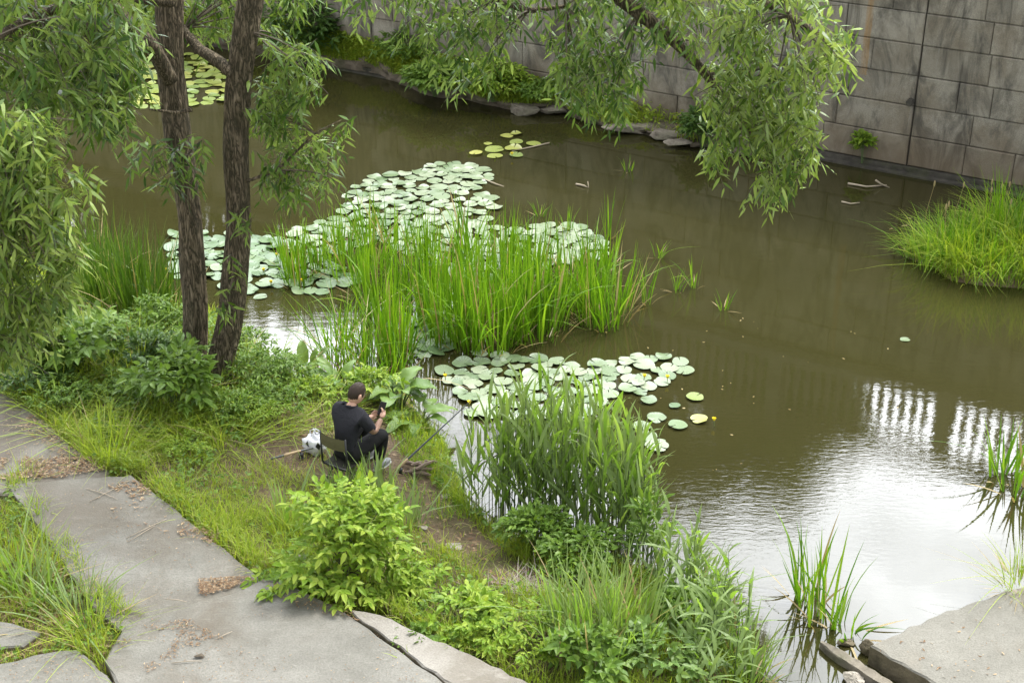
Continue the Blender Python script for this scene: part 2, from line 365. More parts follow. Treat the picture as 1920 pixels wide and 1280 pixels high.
# ================================================================== SETTING
# water, ground, street
a = Acc(); a.add([(-220,-80,0),(220,-80,0),(220,220,0),(-220,220,0)], np.array([[0,1,2,3]]))
tag(a.build('water', M['water']), kind='structure')
xs = np.concatenate([[-160,-90,-50,-30,-22,-17], np.arange(-14, 4, .11), [4.5,6,9,14,25,50,100,160]])
ys = np.concatenate([[-60,-30,-12,-4,0], np.arange(3, 25, .11), [26,28,32,40,60,110,220]])
XX, YY = np.meshgrid(xs, ys); ZZ = zt(XX, YY); ny, nx = XX.shape
ii = (np.arange(ny-1)[:, None]*nx+np.arange(nx-1)[None]).ravel()
a = Acc(); a.add(np.stack([XX, YY, ZZ], -1), np.stack([ii, ii+1, ii+nx+1, ii+nx], 1))
tag(a.build('ground', M['soil'], smooth=True), kind='structure')

# embankment wall: local x runs along the wall to the left, local +y faces the river
WD = np.array((-1, .615)); WD /= np.linalg.norm(WD); WN = np.array((-WD[1], WD[0])); WA = math.atan2(WD[1], WD[0])
WA0 = G(1714, 313, .12)[:2]; W0 = WA0-WD*5.9
def wall_xy(u, out=0.0): return W0+WD*u+WN*out
def wall_hit(px, py):
    d = ray(px, py); n = WN; t = (W0@n)/(d[:2]@n); p = d*t; return float((p[:2]-W0)@WD), CAM_H+p[2]
UJ, _ = wall_hit(1714, 200); UO, _ = wall_hit(1627, 60)
def stone():
    b = MatB('granite_block'); v = b.coord('Object'); g = b.n('ShaderNodeNewGeometry')
    n0 = b.noise(v, 160, 2, .6); n1 = b.noise(v, 1.4, 6, .65); st = b.noise(b.coord('Object', (1.5, 1, .5)), 1.5, 7, .7, .8)
    st2 = b.noise(b.coord('Object', (5, 1, .5)), 1.5, 5, .7)
    c = b.ramp(g.outputs['Random Per Island'], [(0, (.28,.256,.198)), (.5, (.345,.318,.252)), (1, (.41,.378,.304))])
    c = b.mix(b.ramp(n1, [(.40, (0,0,0)), (.62, (.75,)*3)]), c, (.185,.150,.098))
    c = b.mix(b.ramp(st, [(.46, (0,0,0)), (.62, (.85,)*3)]), c, (.055,.050,.038))
    c = b.mix(b.ramp(st2, [(.60, (0,0,0)), (.74, (.55,)*3)]), c, (.33,.31,.27))
    c = b.mix(b.ramp(n0, [(.42, (.6,)*3), (.56, (0,0,0))]), c, (.085,.08,.07))
    sx = b.n('ShaderNodeSeparateXYZ'); b.l(v, sx.inputs[0])
    # rusty run-off streak and the damp brown foot of the wall
    dx = b.math('ABSOLUTE', b.math('SUBTRACT', b.math('ADD', sx.outputs[0], b.math('MULTIPLY', b.noise(b.coord('Object', (1,1,.6)), 6, 3), .08)), UO+.04))
    rs = b.math('MULTIPLY', b.math('LESS_THAN', dx, .06), b.math('MULTIPLY', b.math('GREATER_THAN', sx.outputs[2], 1.55), b.ramp(st2, [(.35, (0,0,0)), (.62, (.55,)*3)])))
    c = b.mix(rs, c, (.30,.15,.02))
    mr = b.n('ShaderNodeMapRange'); b.l(b.math('ADD', sx.outputs[2], b.math('MULTIPLY', st, .5)), mr.inputs[0])
    for i, x in enumerate((.55, 1.25, .62, 0)): mr.inputs[1+i].default_value = x
    c = b.mix(mr.outputs[0], c, (.135,.098,.058))
    return b.done(b.bsdf(c, .85, .3, b.math('ADD', n0, b.math('MULTIPLY', n1, 2)), .5, .012))
M['granite'] = stone()
M['mortar'] = plain('mortar', (.055,.05,.04), .95)
wall = thing('embankment_wall', 'tall grey granite block embankment wall with dark stains along the far side of the river', 'wall', (W0[0], W0[1], 0), WA)
a = Acc(); rw = random.Random(5); U0, U1 = -8, 60; ROW = .515
def block(u0, u1, z0, z1):
    g = .005; o = rw.uniform(-.012, .014); c = .012
    u0 += g; u1 -= g; z0 += g; z1 -= g; yb = -.09
    j_ = lambda: rw.uniform(0, .011)
    V = [(u0,yb,z0),(u1,yb,z0),(u1,yb,z1),(u0,yb,z1),(u0,o-c,z0),(u1,o-c,z0),(u1,o-c,z1),(u0,o-c,z1),
         (u0+c+j_(),o,z0+c+j_()),(u1-c-j_(),o,z0+c+j_()),(u1-c-j_(),o+rw.uniform(-.006,.006),z1-c-j_()),(u0+c+j_(),o,z1-c-j_())]
    a.add(V, np.array([(8,11,10,9),(4,8,9,5),(5,9,10,6),(6,10,11,7),(7,11,8,4),(0,4,5,1),(1,5,6,2),(2,6,7,3),(3,7,4,0)]))
for r in range(7):
    z0 = .12+ROW*r
    for lo, hi in ((U0, UJ-.008), (UJ+.008, U1)):
        u = lo
        while u < hi-.01:
            w = rw.choice((.55,.8,1.0,1.15,1.3,1.5,1.7)); e = u+w
            if hi-e < .5: e = hi
            block(u, e, z0, z0+ROW); u = e
a.build('facing', M['granite'], wall)
a = Acc(); a.box((U0, -2.0, -1.2), (U1, -.05, 3.70)); a.build('core', M['mortar'], wall)
a = Acc(); a.box((U0, -.048, -1.2), (U1, .20, .03)); a.box((U0, -.047, .031), (U1, .07, .112)); a.build('footing', M['wet_rock'], wall)
a = Acc(); a.box((U0, -.6, 3.727), (U1, .14, 3.82)); a.box((U0, -.6, 3.821), (U1, .22, 3.95)); a.build('coping', M['kerb'], wall)
ud, zd = wall_hit(1708, 190); a = Acc()
a.tube([(ud, -.04, zd), (ud, .09, zd-.01)], [.06, .06], 12); a.tube([(ud, .03, zd), (ud, .0905, zd-.01)], [.045, .045], 12, 1)
a.build('drain_pipe', [M['wet_rock'], M['mortar']], wall)
a = Acc(); q = [np.append(wall_xy(-140, -.6), 3.7), np.append(wall_xy(160, -.6), 3.7), np.append(wall_xy(160, -160), 3.7), np.append(wall_xy(-140, -160), 3.7)]
a.add(q, np.array([[3,2,1,0]])); tag(a.build('street', M['slab_dirty']), kind='structure')
# balustrade on the wall (seen mirrored in the water)
bal = thing('balustrade', 'pale stone balustrade on top of the embankment wall, mirrored in the water', 'balustrade', (W0[0], W0[1], 3.951), WA)
a = Acc(); a.box((-8, -.45, .0), (11, .12, .14)); a.build('plinth', M['kerb'], bal)
a = Acc(); a.box((-8, -.42, 1.42), (11, .09, 1.58)); a.build('handrail', M['kerb'], bal)
a = Acc(); a.lathe([(.075,.0),(.075,.05),(.045,.08),(.06,.13),(.085,.22),(.075,.30),(.045,.42),(.038,.52),(.055,.56),(.06,.60),(.075,.61),(.075,.655)], 12)
bmesh_b = a.mesh('baluster', M['kerb'], True); u = -7.6; k = 0
while u < 10.5:
    if k % 15 == 14:
        a = Acc(); a.box((u-.16, -.40, .142), (u+.10, .07, 1.418)); a.build('pedestal', M['kerb'], bal); u += .32
    else:
        o = bpy.data.objects.new('baluster', bmesh_b); COL.objects.link(o); o.parent = bal; o.location = (u, -.165, .142); o.scale = (.85, .85, 1.948); u += .205
    k += 1

# far bank at the foot of the wall
FS = [(-300,40),(100,52),(300,66),(400,88),(480,108),(560,116),(620,130),(700,138),(745,158),(800,182),(880,194),(950,210),(1050,213),(1100,234),(1160,246),(1280,270),(1350,284),(1405,296)]
fs = np.array([G(*p)[:2] for p in FS]); cl = np.concatenate([[0], np.cumsum(np.linalg.norm(np.diff(fs, axis=0), axis=1))])
tt = np.linspace(0, cl[-1], 260); fsd = np.stack([np.interp(tt, cl, fs[:, 0]), np.interp(tt, cl, fs[:, 1])], 1)
fsd += (np.stack([fnoise(tt, tt*0, 1.6, 8), fnoise(tt, tt*0+5, 1.6, 9)], 1)-.5)*.35
uu = (fsd-W0)@WD; ot = np.maximum((fsd-W0)@WN, .12)
top_h = lambda x: np.interp(x, [0, cl[-1]*.55, cl[-1]*.72, cl[-1]*.85, cl[-1]], [.62, .55, .42, .22, .06])
def far_z(ti, fr): # relief of the far bank between the water (0) and the wall (1)
    return top_h(ti)*(.45+.55*np.clip(fr*1.6, 0, 1))+(fnoise(ti*1.0, fr*3, 1.7, 12)-.5)*.22*np.clip(1.4-ti/cl[-1]*.8, 0, 1)
rows = []
for fr, zf in ((.20,-.3),(.22,.02),(.10,.10)): rows.append(np.stack([uu, ot*(1-fr*.5)-fr*.12, np.full_like(uu, zf)*1.0], 1))
for fr in np.linspace(0, 1, 9): rows.append(np.stack([uu, ot*(1-fr), np.maximum(far_z(tt, fr), .05)-(.06 if fr == 0 else 0)], 1))
for q_, am in ((3, .22), (4, .12), (2, .14)):
    rows[q_][:, 1] += (fnoise(tt*1.0, tt*0+q_, 5.5, 30)-.5)*am*2; rows[q_][:, 2] = np.maximum(rows[q_][:, 2]*(.55+.9*fnoise(tt, tt*0+7, 4.2, 33)), .03)
Vr = np.stack(rows); nr, nc = Vr.shape[:2]; ii = (np.arange(nr-1)[:, None]*nc+np.arange(nc-1)[None]).ravel()
a = Acc(); a.add(Vr, np.stack([ii, ii+1, ii+nc+1, ii+nc], 1))
fb = a.build('river_bank', rockm('bank_earth', (.05,.04,.025), (.20,.165,.12)), smooth=True, loc=(W0[0], W0[1], 0)); fb.rotation_euler.z = WA; tag(fb, kind='structure')
def far_pt(ti, fr):
    i = np.interp(ti, tt, np.arange(len(tt))); U = np.interp(ti, tt, uu); O = np.interp(ti, tt, ot)*(1-fr)
    xy = W0+U[:, None]*WD+O[:, None]*WN; return np.concatenate([xy, np.maximum(far_z(ti, fr), .05)[:, None]], 1)

# path of concrete slabs
def slab(name, pts, z, th, mat, tilt=0, jag=.02, seed=0):
    w = [G(px, py, z)[:2] for px, py in pts]; out = []; rr = random.Random(seed)
    for i in range(len(w)):
        p, q = np.array(w[i]), np.array(w[(i+1) % len(w)]); n = max(1, int(np.linalg.norm(q-p)/.11))
        nn = np.array((-(q-p)[1], (q-p)[0]))/(np.linalg.norm(q-p)+1e-6)
        for k in range(n):
            out.append(p+(q-p)*k/n+nn*(rr.uniform(-jag, jag) if k else 0))
    out = np.array(out); n = len(out); c = out.mean(0); zz = z+tilt*(out[:, 1]-c[1]); j = np.arange(n); j2 = (j+1) % n
    rg = np.array([rr.uniform(.6, 1.7) for _ in range(n)])[:, None]; out[:] += np.array([[rr.gauss(0, .003), rr.gauss(0, .003)] if rr.random() < .9 else [rr.gauss(0, .011), rr.gauss(0, .011)] for _ in range(n)]); inn = out+(c-out)/np.linalg.norm(c-out, axis=1)[:, None]*.018*rg
    V = np.concatenate([np.c_[inn, zz], np.c_[out, zz-.016], np.c_[out, zz-th]])
    a_ = (np.roll(out, -1, 0)*out[:, ::-1]*np.array((-1, 1))).sum()
    A2 = np.sum(out[:, 0]*np.roll(out[:, 1], -1)-np.roll(out[:, 0], -1)*out[:, 1]); cap = j if A2 > 0 else j[::-1]
    Q = np.concatenate([np.stack([n+j, n+j2, j2, j], 1), np.stack([2*n+j, 2*n+j2, n+j2, n+j], 1)])
    if A2 < 0: Q = Q[:, ::-1]
    a = Acc(); a.add(V, [Q[:n], cap[None]]); a.f.append(Q[n:]); a.m.append(np.full(n, 1)); return a.build(name, [mat, M['mossy']])
SL = {'a': [(-420,420),(-120,620),(0,727),(62,772),(120,822),(172,868),(205,884),(195,905),(30,925),(-300,940)],
      'b': [(12,907),(245,889),(300,932),(345,968),(420,1026),(487,1083),(470,1130),(340,1165),(240,1195),(165,1125),(95,1018)],
      'c': [(236,1170),(330,1138),(440,1109),(492,1083),(545,1092),(600,1122),(650,1148),(708,1190),(760,1226),(838,1284),(900,1400),(300,1420),(196,1238)],
      'd': [(-200,1150),(0,1163),(74,1186),(44,1208),(-10,1216),(-200,1230)],
      'e': [(-200,1270),(0,1242),(60,1226),(142,1215),(200,1262),(232,1300),(300,1420),(-200,1420)],
      'k': [(655,1142),(708,1150),(790,1186),(880,1224),(1000,1284),(1120,1400),(910,1400),(846,1284),(764,1222),(714,1186)]}
tag(slab('path', SL['a'], .53, .3, M['slab_dirty'], 0, .02, 1), kind='structure')
tag(slab('path', SL['b'], .56, .3, M['slab'], .004, .012, 2), kind='structure')
tag(slab('path', SL['c'], .60, .3, M['slab'], .0, .012, 3), kind='structure')
tag(slab('path', SL['d'], .55, .3, M['slab'], 0, .03, 4), kind='structure')
tag(slab('path', SL['e'], .56, .3, M['slab'], 0, .015, 5), kind='structure')
tag(slab('kerb_strip', SL['k'], .62, .32, M['kerb'], 0, .02, 6), kind='structure')
SLW = [[tuple(G(p[0], p[1], .57)[:2]) for p in s] for s in SL.values()]

# landing slab, beam and stones at the bottom right
ls = slab('concrete_slab', [(1632,1208),(1760,1150),(1900,1101),(1990,1085),(2250,1300),(1830,1400),(1756,1284),(1690,1243)], .22, .3, M['landing'], 0, .02, 9)
tag(ls, 'sand coloured broken concrete slab lying in the water at the bottom right', 'concrete slab')
p0, p1 = G(1540, 1203, .06), G(1880, 1420, .10); d = p1-p0; d[2] = 0; d /= np.linalg.norm(d); s = np.array((-d[1], d[0], 0))
a = Acc(); L = np.linalg.norm(p1-p0); n = 24; V = []
for i in range(n+1):
    t = i/n; c = p0+(p1-p0)*t; wv = .055*(min(1, .35+t*6))
    for sx, zz in ((-1.15,-.35),(-1,.0),(-.85,.012),(.85,.010),(1,.0),(1.15,-.35)):
        V.append(c+s*(wv*sx+random.uniform(-.008,.008))+np.array((0,0,zz+random.uniform(-.006,.006))))
Q = [(i*6+k, i*6+k+1, i*6+k+7, i*6+k+6) for i in range(n) for k in range(5)]
a.add(V, [np.array(Q)[:, ::-1], np.array([[0,1,2,3,4,5]])]); tag(a.build('concrete_beam', rockm('beam', (.06,.052,.038), (.21,.185,.145))), 'narrow weathered concrete beam slanting out of the water beside the sandy slab', 'beam')
def rock(name, c, r, mat, label, cat='stone', group=None, seed=0, parent=None):
    rr = np.random.default_rng(seed); ks = rr.normal(size=(16, 3)); ks /= np.linalg.norm(ks, axis=1)[:, None]; off = rr.uniform(.42, .85, 16)
    def fn(d):
        s_ = 1.0
        for kk, o_ in zip(ks, off):
            q = d@kk
            if q > 0: s_ = min(s_, o_/q)
        s_ += .04*math.sin(9*d[0]+seed)*math.sin(8*d[1])+.03*math.sin(23*d[0]+3*seed)*math.sin(21*d[2]+17*d[1])
        return d*s_*np.array(r)
    a = Acc(); a.sphere((0,0,0), r, 34, 22, 0, fn); o = a.build(name, mat, parent, False, c)
    if label: tag(o, label, cat, group)
    return o
rock('stone', G(1603,1278,.02), (.15,.13,.11), M['rock'], 'pale rounded stone in the water below the slanting beam', seed=3)
rock('stone', G(1622,1214,.06), (.085,.075,.09), M['mossy'], 'brown mossy rubble lump at the corner of the sandy slab', seed=5)
rock('stone', G(1585,1204,.02), (.12,.07,.05), M['mossy'], 'low flat grey rubble at the tip of the slanting beam', seed=8)

# ================================================================== WILLOW
tree_base = B(400, 722)
tree = thing('willow_tree', 'willow with two dark ridged trunks and long leafy branches hanging over path and river', 'tree', tree_base)
tb = np.array(tree_base)
def trunk(pix, rad, y0, dy):
    pts = []
    for (px, py), k in zip(pix, range(len(pix))): pts.append(PY(px, py, y0+dy*k)-tb)
    pts = np.array(pts); t = np.linspace(0, 1, len(pts)); tn = np.linspace(0, 1, 90)
    P = np.stack([np.interp(tn, t, pts[:, i]) for i in range(3)], 1)
    for _ in range(12): P[1:-1] = (P[:-2]+2*P[1:-1]+P[2:])/4
    r = np.interp(tn, t, rad)*.69; a = Acc(); sides = 36; a.tube(P, r, sides)
    V = a.v[0].reshape(90, sides, 3); ang = np.arange(sides)
    for i in range(90):
        nz = fnoise(ang*.55, np.full(sides, i*.16), 1.2, 4)*.05+(vnoise(ang*.9, np.full(sides, i*.08), 1.0, 6)-.5)*.035+(vnoise(ang*.2, np.full(sides, i*.12), 1.0, 16)-.5)*.05
        V[i] = P[i]+(V[i]-P[i])*(1+nz/max(r[i], .08)*.55)[:, None]
    a.v[0] = V.reshape(-1, 3); return a, P
yb = tb[1]
aT, PL = trunk([(362,735),(364,690),(365,600),(362,500),(358,420),(345,320),(330,220),(318,120),(316,40),(318,-90),(330,-260),(360,-450)], [.26,.215,.19,.19,.18,.185,.185,.19,.19,.18,.15,.09], yb+.05, .03)
aT.build('trunk', M['bark'], tree, True)
aT, PR = trunk([(402,745),(408,700),(424,630),(440,540),(448,440),(446,340),(443,240),(447,150),(462,40),(480,-60),(510,-240),(560,-420)], [.25,.22,.20,.195,.19,.178,.17,.18,.175,.165,.13,.08], yb-.08, .02)
aT.build('trunk', M['bark'], tree, True)
def limb(pts, r0, r1, name='limb'):
    P = np.array(pts)-tb; t = np.linspace(0, 1, len(P)); tn = np.linspace(0, 1, 40); Q = np.stack([np.interp(tn, t, P[:, i]) for i in range(3)], 1)
    for _ in range(6): Q[1:-1] = (Q[:-2]+2*Q[1:-1]+Q[2:])/4
    a = Acc(); a.tube(Q, np.linspace(r0, r1, 40), 8); a.build(name, M['bark'], tree, True); return Q
limb([PY(440,140,yb), PY(405,112,yb+.1), PY(372,92,yb+.3), PY(345,55,yb+.6), PY(290,10,yb+.9)], .075, .04)
limb([PY(318,150,yb), PY(285,85,yb-.3), PY(255,60,yb-.6), PY(215,10,yb-1), PY(120,-40,yb-1.8), PY(-60,-70,yb-2.6)], .09, .04)
limb([PY(320,0,yb), PY(220,-10,yb-.8), PY(70,25,yb-2), PY(-40,90,yb-2.8)], .08, .03)
limb([PY(480,-80,yb), PY(700,-220,yb-.2), PY(950,-160,yb-.3), PY(1120,-40,yb-.3), PY(1200,25,yb-.3), PY(1270,80,yb-.3), PY(1325,140,yb-.3), PY(1400,235,yb-.3)], .14, .03)
limb([PY(950,-160,yb-.3), PY(1150,-130,yb-.5), PY(1330,-50,yb-.6), PY(1480,30,yb-.6), PY(1560,80,yb-.6)], .07, .02)
limb([PY(700,-220,yb-.2), PY(820,-80,yb-.2), PY(930,0,yb-.2), PY(990,22,yb-.2), PY(1060,12,yb-.2)], .06, .02)
limb([PY(360,205,yb), PY(330,212,yb-.05), PY(280,205,yb-.2)], .03, .01)
limb([PY(462,340,yb-.1), PY(520,320,yb-.1), PY(590,250,yb-.1), PY(640,225,yb-.1)], .02, .006)
def lobe(polys, n, Y, dY, anchors, mat, name='foliage', L=(.13,.205), slen=(.28,.52), strands=26, down=1.0, wid=.225):
    aL = Acc(); pts = []
    for poly, k in zip(polys, n): pts.append(poly_sample(poly, int(k*(1.75 if Y < yb-.9 else 1.3))))
    pts = np.concatenate(pts); LP, LD, LN, LL = [], [], [], []
    anc = [np.array(p) for p in anchors]
    for i, (px, py) in enumerate(pts):
        yy = Y+rng.uniform(-dY, dY); e = PY(px, py, yy)
        l = rng.uniform(*slen); az = rng.uniform(0, 2*PI); out = np.array((math.cos(az), math.sin(az), 0))
        m = max(5, int(l/.042)); t = np.linspace(0, 1, m)[:, None]
        sw = rng.uniform(.45, 1.15)
        S = e+out*l*sw*(t-.5)+np.array((0, 0, 1))*l*down*(.55-.15*t-.8*t*t)*(1-.42*sw)
        T = nrm(np.gradient(S, axis=0)); sd = nrm(np.cross(T, np.array((0, 0, 1.))+.3*rng.normal(size=3)))
        sgn = np.where(np.arange(m) % 2 == 0, 1, -1)[:, None]
        D = T*rng.uniform(.3, .9, (m, 1))+sgn*sd*rng.uniform(.35, 1.1, (m, 1))+np.array((0, 0, -.45))*rng.uniform(.1, 1.4, (m, 1))+rng.normal(size=(m, 3))*.25
        N = np.cross(sd, T)*1.0+rng.normal(size=(m, 3))*.35; N[N[:, 2] < 0] *= -1
        LP.append(S); LD.append(D); LN.append(N); LL.append(rng.uniform(*L, m)*np.linspace(1.05, .75, m))
        aL.tube((S-tb)[::max(1, m//4)], .0025, 3, 1, False)
        if i % max(1, len(pts)//strands) == 0:
            an = min(anc, key=lambda q: np.linalg.norm(q-e)*(1 if q[2] > e[2]-.2 else 3)); mid = (an+S[0])/2+np.array((0, 0, .12*np.linalg.norm(an-S[0])))
            tq = np.linspace(0, 1, 9)[:, None]; aL.tube((1-tq)**2*an+2*tq*(1-tq)*mid+tq*tq*S[0]-tb, np.linspace(.012, .004, 9), 4, 1, False)
    P = np.concatenate(LP)-tb; D = np.concatenate(LD); N = np.concatenate(LN); Ls = np.concatenate(LL)
    leaves(aL, P, D, N, Ls, Ls*wid, .18)
    return aL.build(name, [mat, M['twig']], tree)
# left curtain of foliage
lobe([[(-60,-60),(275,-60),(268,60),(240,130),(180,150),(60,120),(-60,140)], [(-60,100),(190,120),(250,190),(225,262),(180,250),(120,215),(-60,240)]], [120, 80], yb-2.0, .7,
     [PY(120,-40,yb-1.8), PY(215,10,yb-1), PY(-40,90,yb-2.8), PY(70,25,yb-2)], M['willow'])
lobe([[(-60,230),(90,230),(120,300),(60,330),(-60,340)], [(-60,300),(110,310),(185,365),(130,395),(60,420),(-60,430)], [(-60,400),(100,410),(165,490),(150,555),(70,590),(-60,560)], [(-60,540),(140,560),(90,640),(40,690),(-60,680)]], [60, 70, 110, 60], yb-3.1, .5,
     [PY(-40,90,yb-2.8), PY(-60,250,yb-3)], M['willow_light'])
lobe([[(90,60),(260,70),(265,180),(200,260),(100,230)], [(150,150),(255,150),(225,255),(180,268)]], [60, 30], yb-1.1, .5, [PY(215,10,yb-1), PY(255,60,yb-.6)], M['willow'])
# shaded foliage behind and between the trunks, sprays to the right of them
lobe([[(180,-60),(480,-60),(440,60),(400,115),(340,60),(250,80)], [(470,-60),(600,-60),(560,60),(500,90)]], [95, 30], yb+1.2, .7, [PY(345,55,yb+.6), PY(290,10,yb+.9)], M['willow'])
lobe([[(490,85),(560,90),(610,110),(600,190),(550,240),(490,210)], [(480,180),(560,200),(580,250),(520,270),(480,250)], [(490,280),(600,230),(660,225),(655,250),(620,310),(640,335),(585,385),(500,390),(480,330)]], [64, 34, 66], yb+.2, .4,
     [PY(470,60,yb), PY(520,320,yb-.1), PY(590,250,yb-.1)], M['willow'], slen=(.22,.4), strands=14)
lobe([[(235,290),(330,270),(395,285),(390,330),(345,370),(290,360),(235,330)]], [30], yb-.35, .2, [PY(345,300,yb-.1)], M['willow'], slen=(.2,.36), strands=8)
lobe([[(415,490),(450,480),(445,560),(410,560)], [(380,590),(440,570),(430,600)], [(440,390),(490,400),(470,440),(440,430)]], [4, 3, 6], yb-.3, .08, [PY(445,480,yb-.1)], M['willow_light'], slen=(.14,.24), strands=4)
# overhanging branches at the upper right
lobe([[(655,-60),(1000,-60),(985,60),(930,110),(820,90),(740,50),(660,20)], [(760,60),(960,60),(940,150),(860,190),(810,140)], [(640,10),(700,0),(720,60),(690,75)]], [75, 26, 4], yb-.2, .5,
     [PY(930,0,yb-.2), PY(990,22,yb-.2), PY(820,-80,yb-.2)], M['willow'], strands=20)
lobe([[(980,-60),(1240,-60),(1240,80),(1190,150),(1080,140),(1010,80)], [(1050,110),(1190,120),(1190,190),(1150,230),(1085,220),(1045,160)]], [85, 55], yb-.3, .5,
     [PY(1060,12,yb-.2), PY(1120,-40,yb-.3), PY(1200,25,yb-.3)], M['willow'], strands=24)
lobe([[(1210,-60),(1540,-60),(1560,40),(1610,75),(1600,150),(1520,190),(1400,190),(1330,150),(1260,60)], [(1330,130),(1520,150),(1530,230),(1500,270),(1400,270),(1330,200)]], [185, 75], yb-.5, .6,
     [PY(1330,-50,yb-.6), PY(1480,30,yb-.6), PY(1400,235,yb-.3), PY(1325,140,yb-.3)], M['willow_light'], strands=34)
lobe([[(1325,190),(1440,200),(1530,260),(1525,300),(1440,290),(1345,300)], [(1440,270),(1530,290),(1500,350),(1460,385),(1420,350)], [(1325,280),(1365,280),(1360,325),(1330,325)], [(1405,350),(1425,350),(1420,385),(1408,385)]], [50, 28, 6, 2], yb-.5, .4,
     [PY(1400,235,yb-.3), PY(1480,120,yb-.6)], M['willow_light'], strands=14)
# the crown above the picture: its shade falls on the bank, and it hangs over path and river
def crown_part(c, r, n):
    aL = Acc(); d = rdir(n); rad = rng.uniform(.35, 1, n)**.5
    k = rng.integers(0, 26, n); cc = rdir(26)*rng.uniform(.4, .85, (26, 1))
    P = cc[k]*np.array(r)+d*rad[:, None]*np.array(r)*.32+np.array(c)-tb
    D = d*.6+np.array((0, 0, -.8))+rng.normal(size=(n, 3))*.35
    Ls = rng.uniform(.12, .2, n); leaves(aL, P, D, rdir(n, .2, 1), Ls, Ls*.2, .15); aL.build('foliage', M['willow'], tree)
crown_part((-3.6, yb-.2, 8.6), (3.2, 2.6, 1.6), 5000); crown_part((.6, yb-.5, 8.3), (2.6, 1.6, 1.0), 2200)

# ================================================================== TREES ON THE STREET (mirrored in the water)
def street_tree(label, x, y, z1, rad, n, mat, low=4.2):
    t = thing('street_tree', label, 'tree', (x, y, 3.7), 0, 'trees behind the embankment wall')
    a = Acc(); a.tube([(0,0,0),(.05,.02,1.2),(0,.05,2.6),(.1,0,(z1-3.7)*.7)], [.24,.2,.17,.06], 10)
    for i in range(7):
        aa = i*2.4; zz = 1.6+i*.55; a.tube([(0,0,zz),(math.cos(aa)*rad*.4, math.sin(aa)*rad*.4, zz+.7),(math.cos(aa)*rad*.75, math.sin(aa)*rad*.75, zz+1.3)], [.09,.05,.02], 6)
    a.build('trunk', M['bark'], t, True)
    nc = 34; cc = rdir(nc)*rng.uniform(.25, 1, (nc, 1))**.5; hh = (z1-low)/2; k = rng.integers(0, nc, n); d = rdir(n)
    P = (cc[k]*np.array((rad, rad, hh))*.82+d*rng.uniform(.2, 1, (n, 1))*np.array((rad*.33, rad*.33, hh*.26)))+np.array((0, 0, low-3.7+hh))
    a = Acc(); Ls = rng.uniform(.26, .42, n); leaves(a, P, d*.5+rdir(n)*.6+np.array((0,0,-.4)), rdir(n, 0, 1), Ls, Ls*.55, .15, 0, True); a.build('crown', mat, t)
street_tree('dense tall tree behind the embankment wall, the highest of the row mirrored in the river', 5.0, 32.0, 13.3, 3.9, 14000, M['dark_leaf'])
street_tree('mid height tree behind the wall mirrored in the middle of the river', 1.0, 34.5, 10.4, 3.0, 9000, M['dark_leaf'])
street_tree('low broad tree behind the wall mirrored between the willow trunks and the sedges', -5.6, 36.5, 9.6, 3.8, 8000, M['herb'])
street_tree('broad tree behind the wall at the far left bend of the river', -14.5, 42, 12.5, 4.8, 7000, M['dark_leaf'])

street_tree('smaller round tree at the right end of the row behind the wall', 6.9, 31.5, 12.6, 2.2, 6000, M['dark_leaf'])
street_tree('rounded tree behind the wall mirrored left of the two willow trunks', -10.2, 38.5, 12.5, 3.6, 8000, M['dark_leaf'])
# ================================================================== LILY PADS
def pad_mesh(seed, curl, mat):
    rr = np.random.default_rng(seed); n = 30; th = np.linspace(R(5), R(355), n); bt = rr.uniform(1, 5.3); bw = rr.choice([0, 0, .16]); V = [(0.22, 0, 0)]; f = []
    ph = rr.uniform(0, 6.28, 3); el = 1+rr.uniform(-.06, .12)
    for k, r in enumerate((.45, .85, 1.0)):
        z = (.0, .006, .02)[k]*curl+curl*r*r*.035*(np.sin(2*th+ph[0])+.6*np.sin(3*th+ph[1]))
        lob = 1-.10*np.exp(-(np.minimum(th, 2*PI-th)/.12)**2)-bw*np.exp(-((th-bt)/.16)**2)+.025*np.sin(5*th+ph[2])
        V += list(np.stack([np.cos(th)*r*el*lob, np.sin(th)*r*lob, z+.006], 1))
    tri = [(0, 1+i, 2+i) for i in range(n-1)]; Q = [(1+k*n+i, 1+(k+1)*n+i, 2+(k+1)*n+i, 2+k*n+i) for k in range(2) for i in range(n-1)]
    a = Acc(); a.add(np.array(V, float), [np.array(tri), np.array(Q)]); return a.mesh('lily_pad', mat, True)
PADS = {k: [pad_mesh(i+10*j, c, M[k]) for i, c in enumerate((.5, .8, 1.1, 1.5, 2.2, 3.2))] for j, k in enumerate(('pad', 'pad_dark', 'pad_yellow'))}
def put_pad(p, r, key, label, group=None, tilt=.03, variant=None):
    o = bpy.data.objects.new('lily_pad', PADS[key][random.randrange(6) if variant is None else variant]); COL.objects.link(o)
    o.location = (p[0], p[1], .004+random.uniform(0, .022)+r*tilt*.6); o.scale = (r, r, r)
    o.rotation_euler = (random.gauss(0, tilt), random.gauss(0, tilt), random.uniform(0, 2*PI)); tag(o, label, 'lily pad', group); return o
MASS = []
def patch(polys, n, rr, key, label, group, gap=.72, tilt=.03, solo=999):
    pts = []; cand = np.concatenate([poly_sample(p, 1500) for p in polys]); rng.shuffle(cand)
    for px, py in cand:
        p = G(px, py); r = random.uniform(*rr)
        if all(np.hypot(p[0]-q[0], p[1]-q[1]) > gap*(r+q[2]) for q in pts):
            pts.append((p[0], p[1], r))
            if len(pts) >= n: break
    pts.sort(key=lambda q: q[1]-3*q[2])
    for x, y, r in pts[:solo]: put_pad((x, y), r, key, label, group, tilt)
    MASS.extend((x, y, r, key, tilt) for x, y, r in pts[solo:])
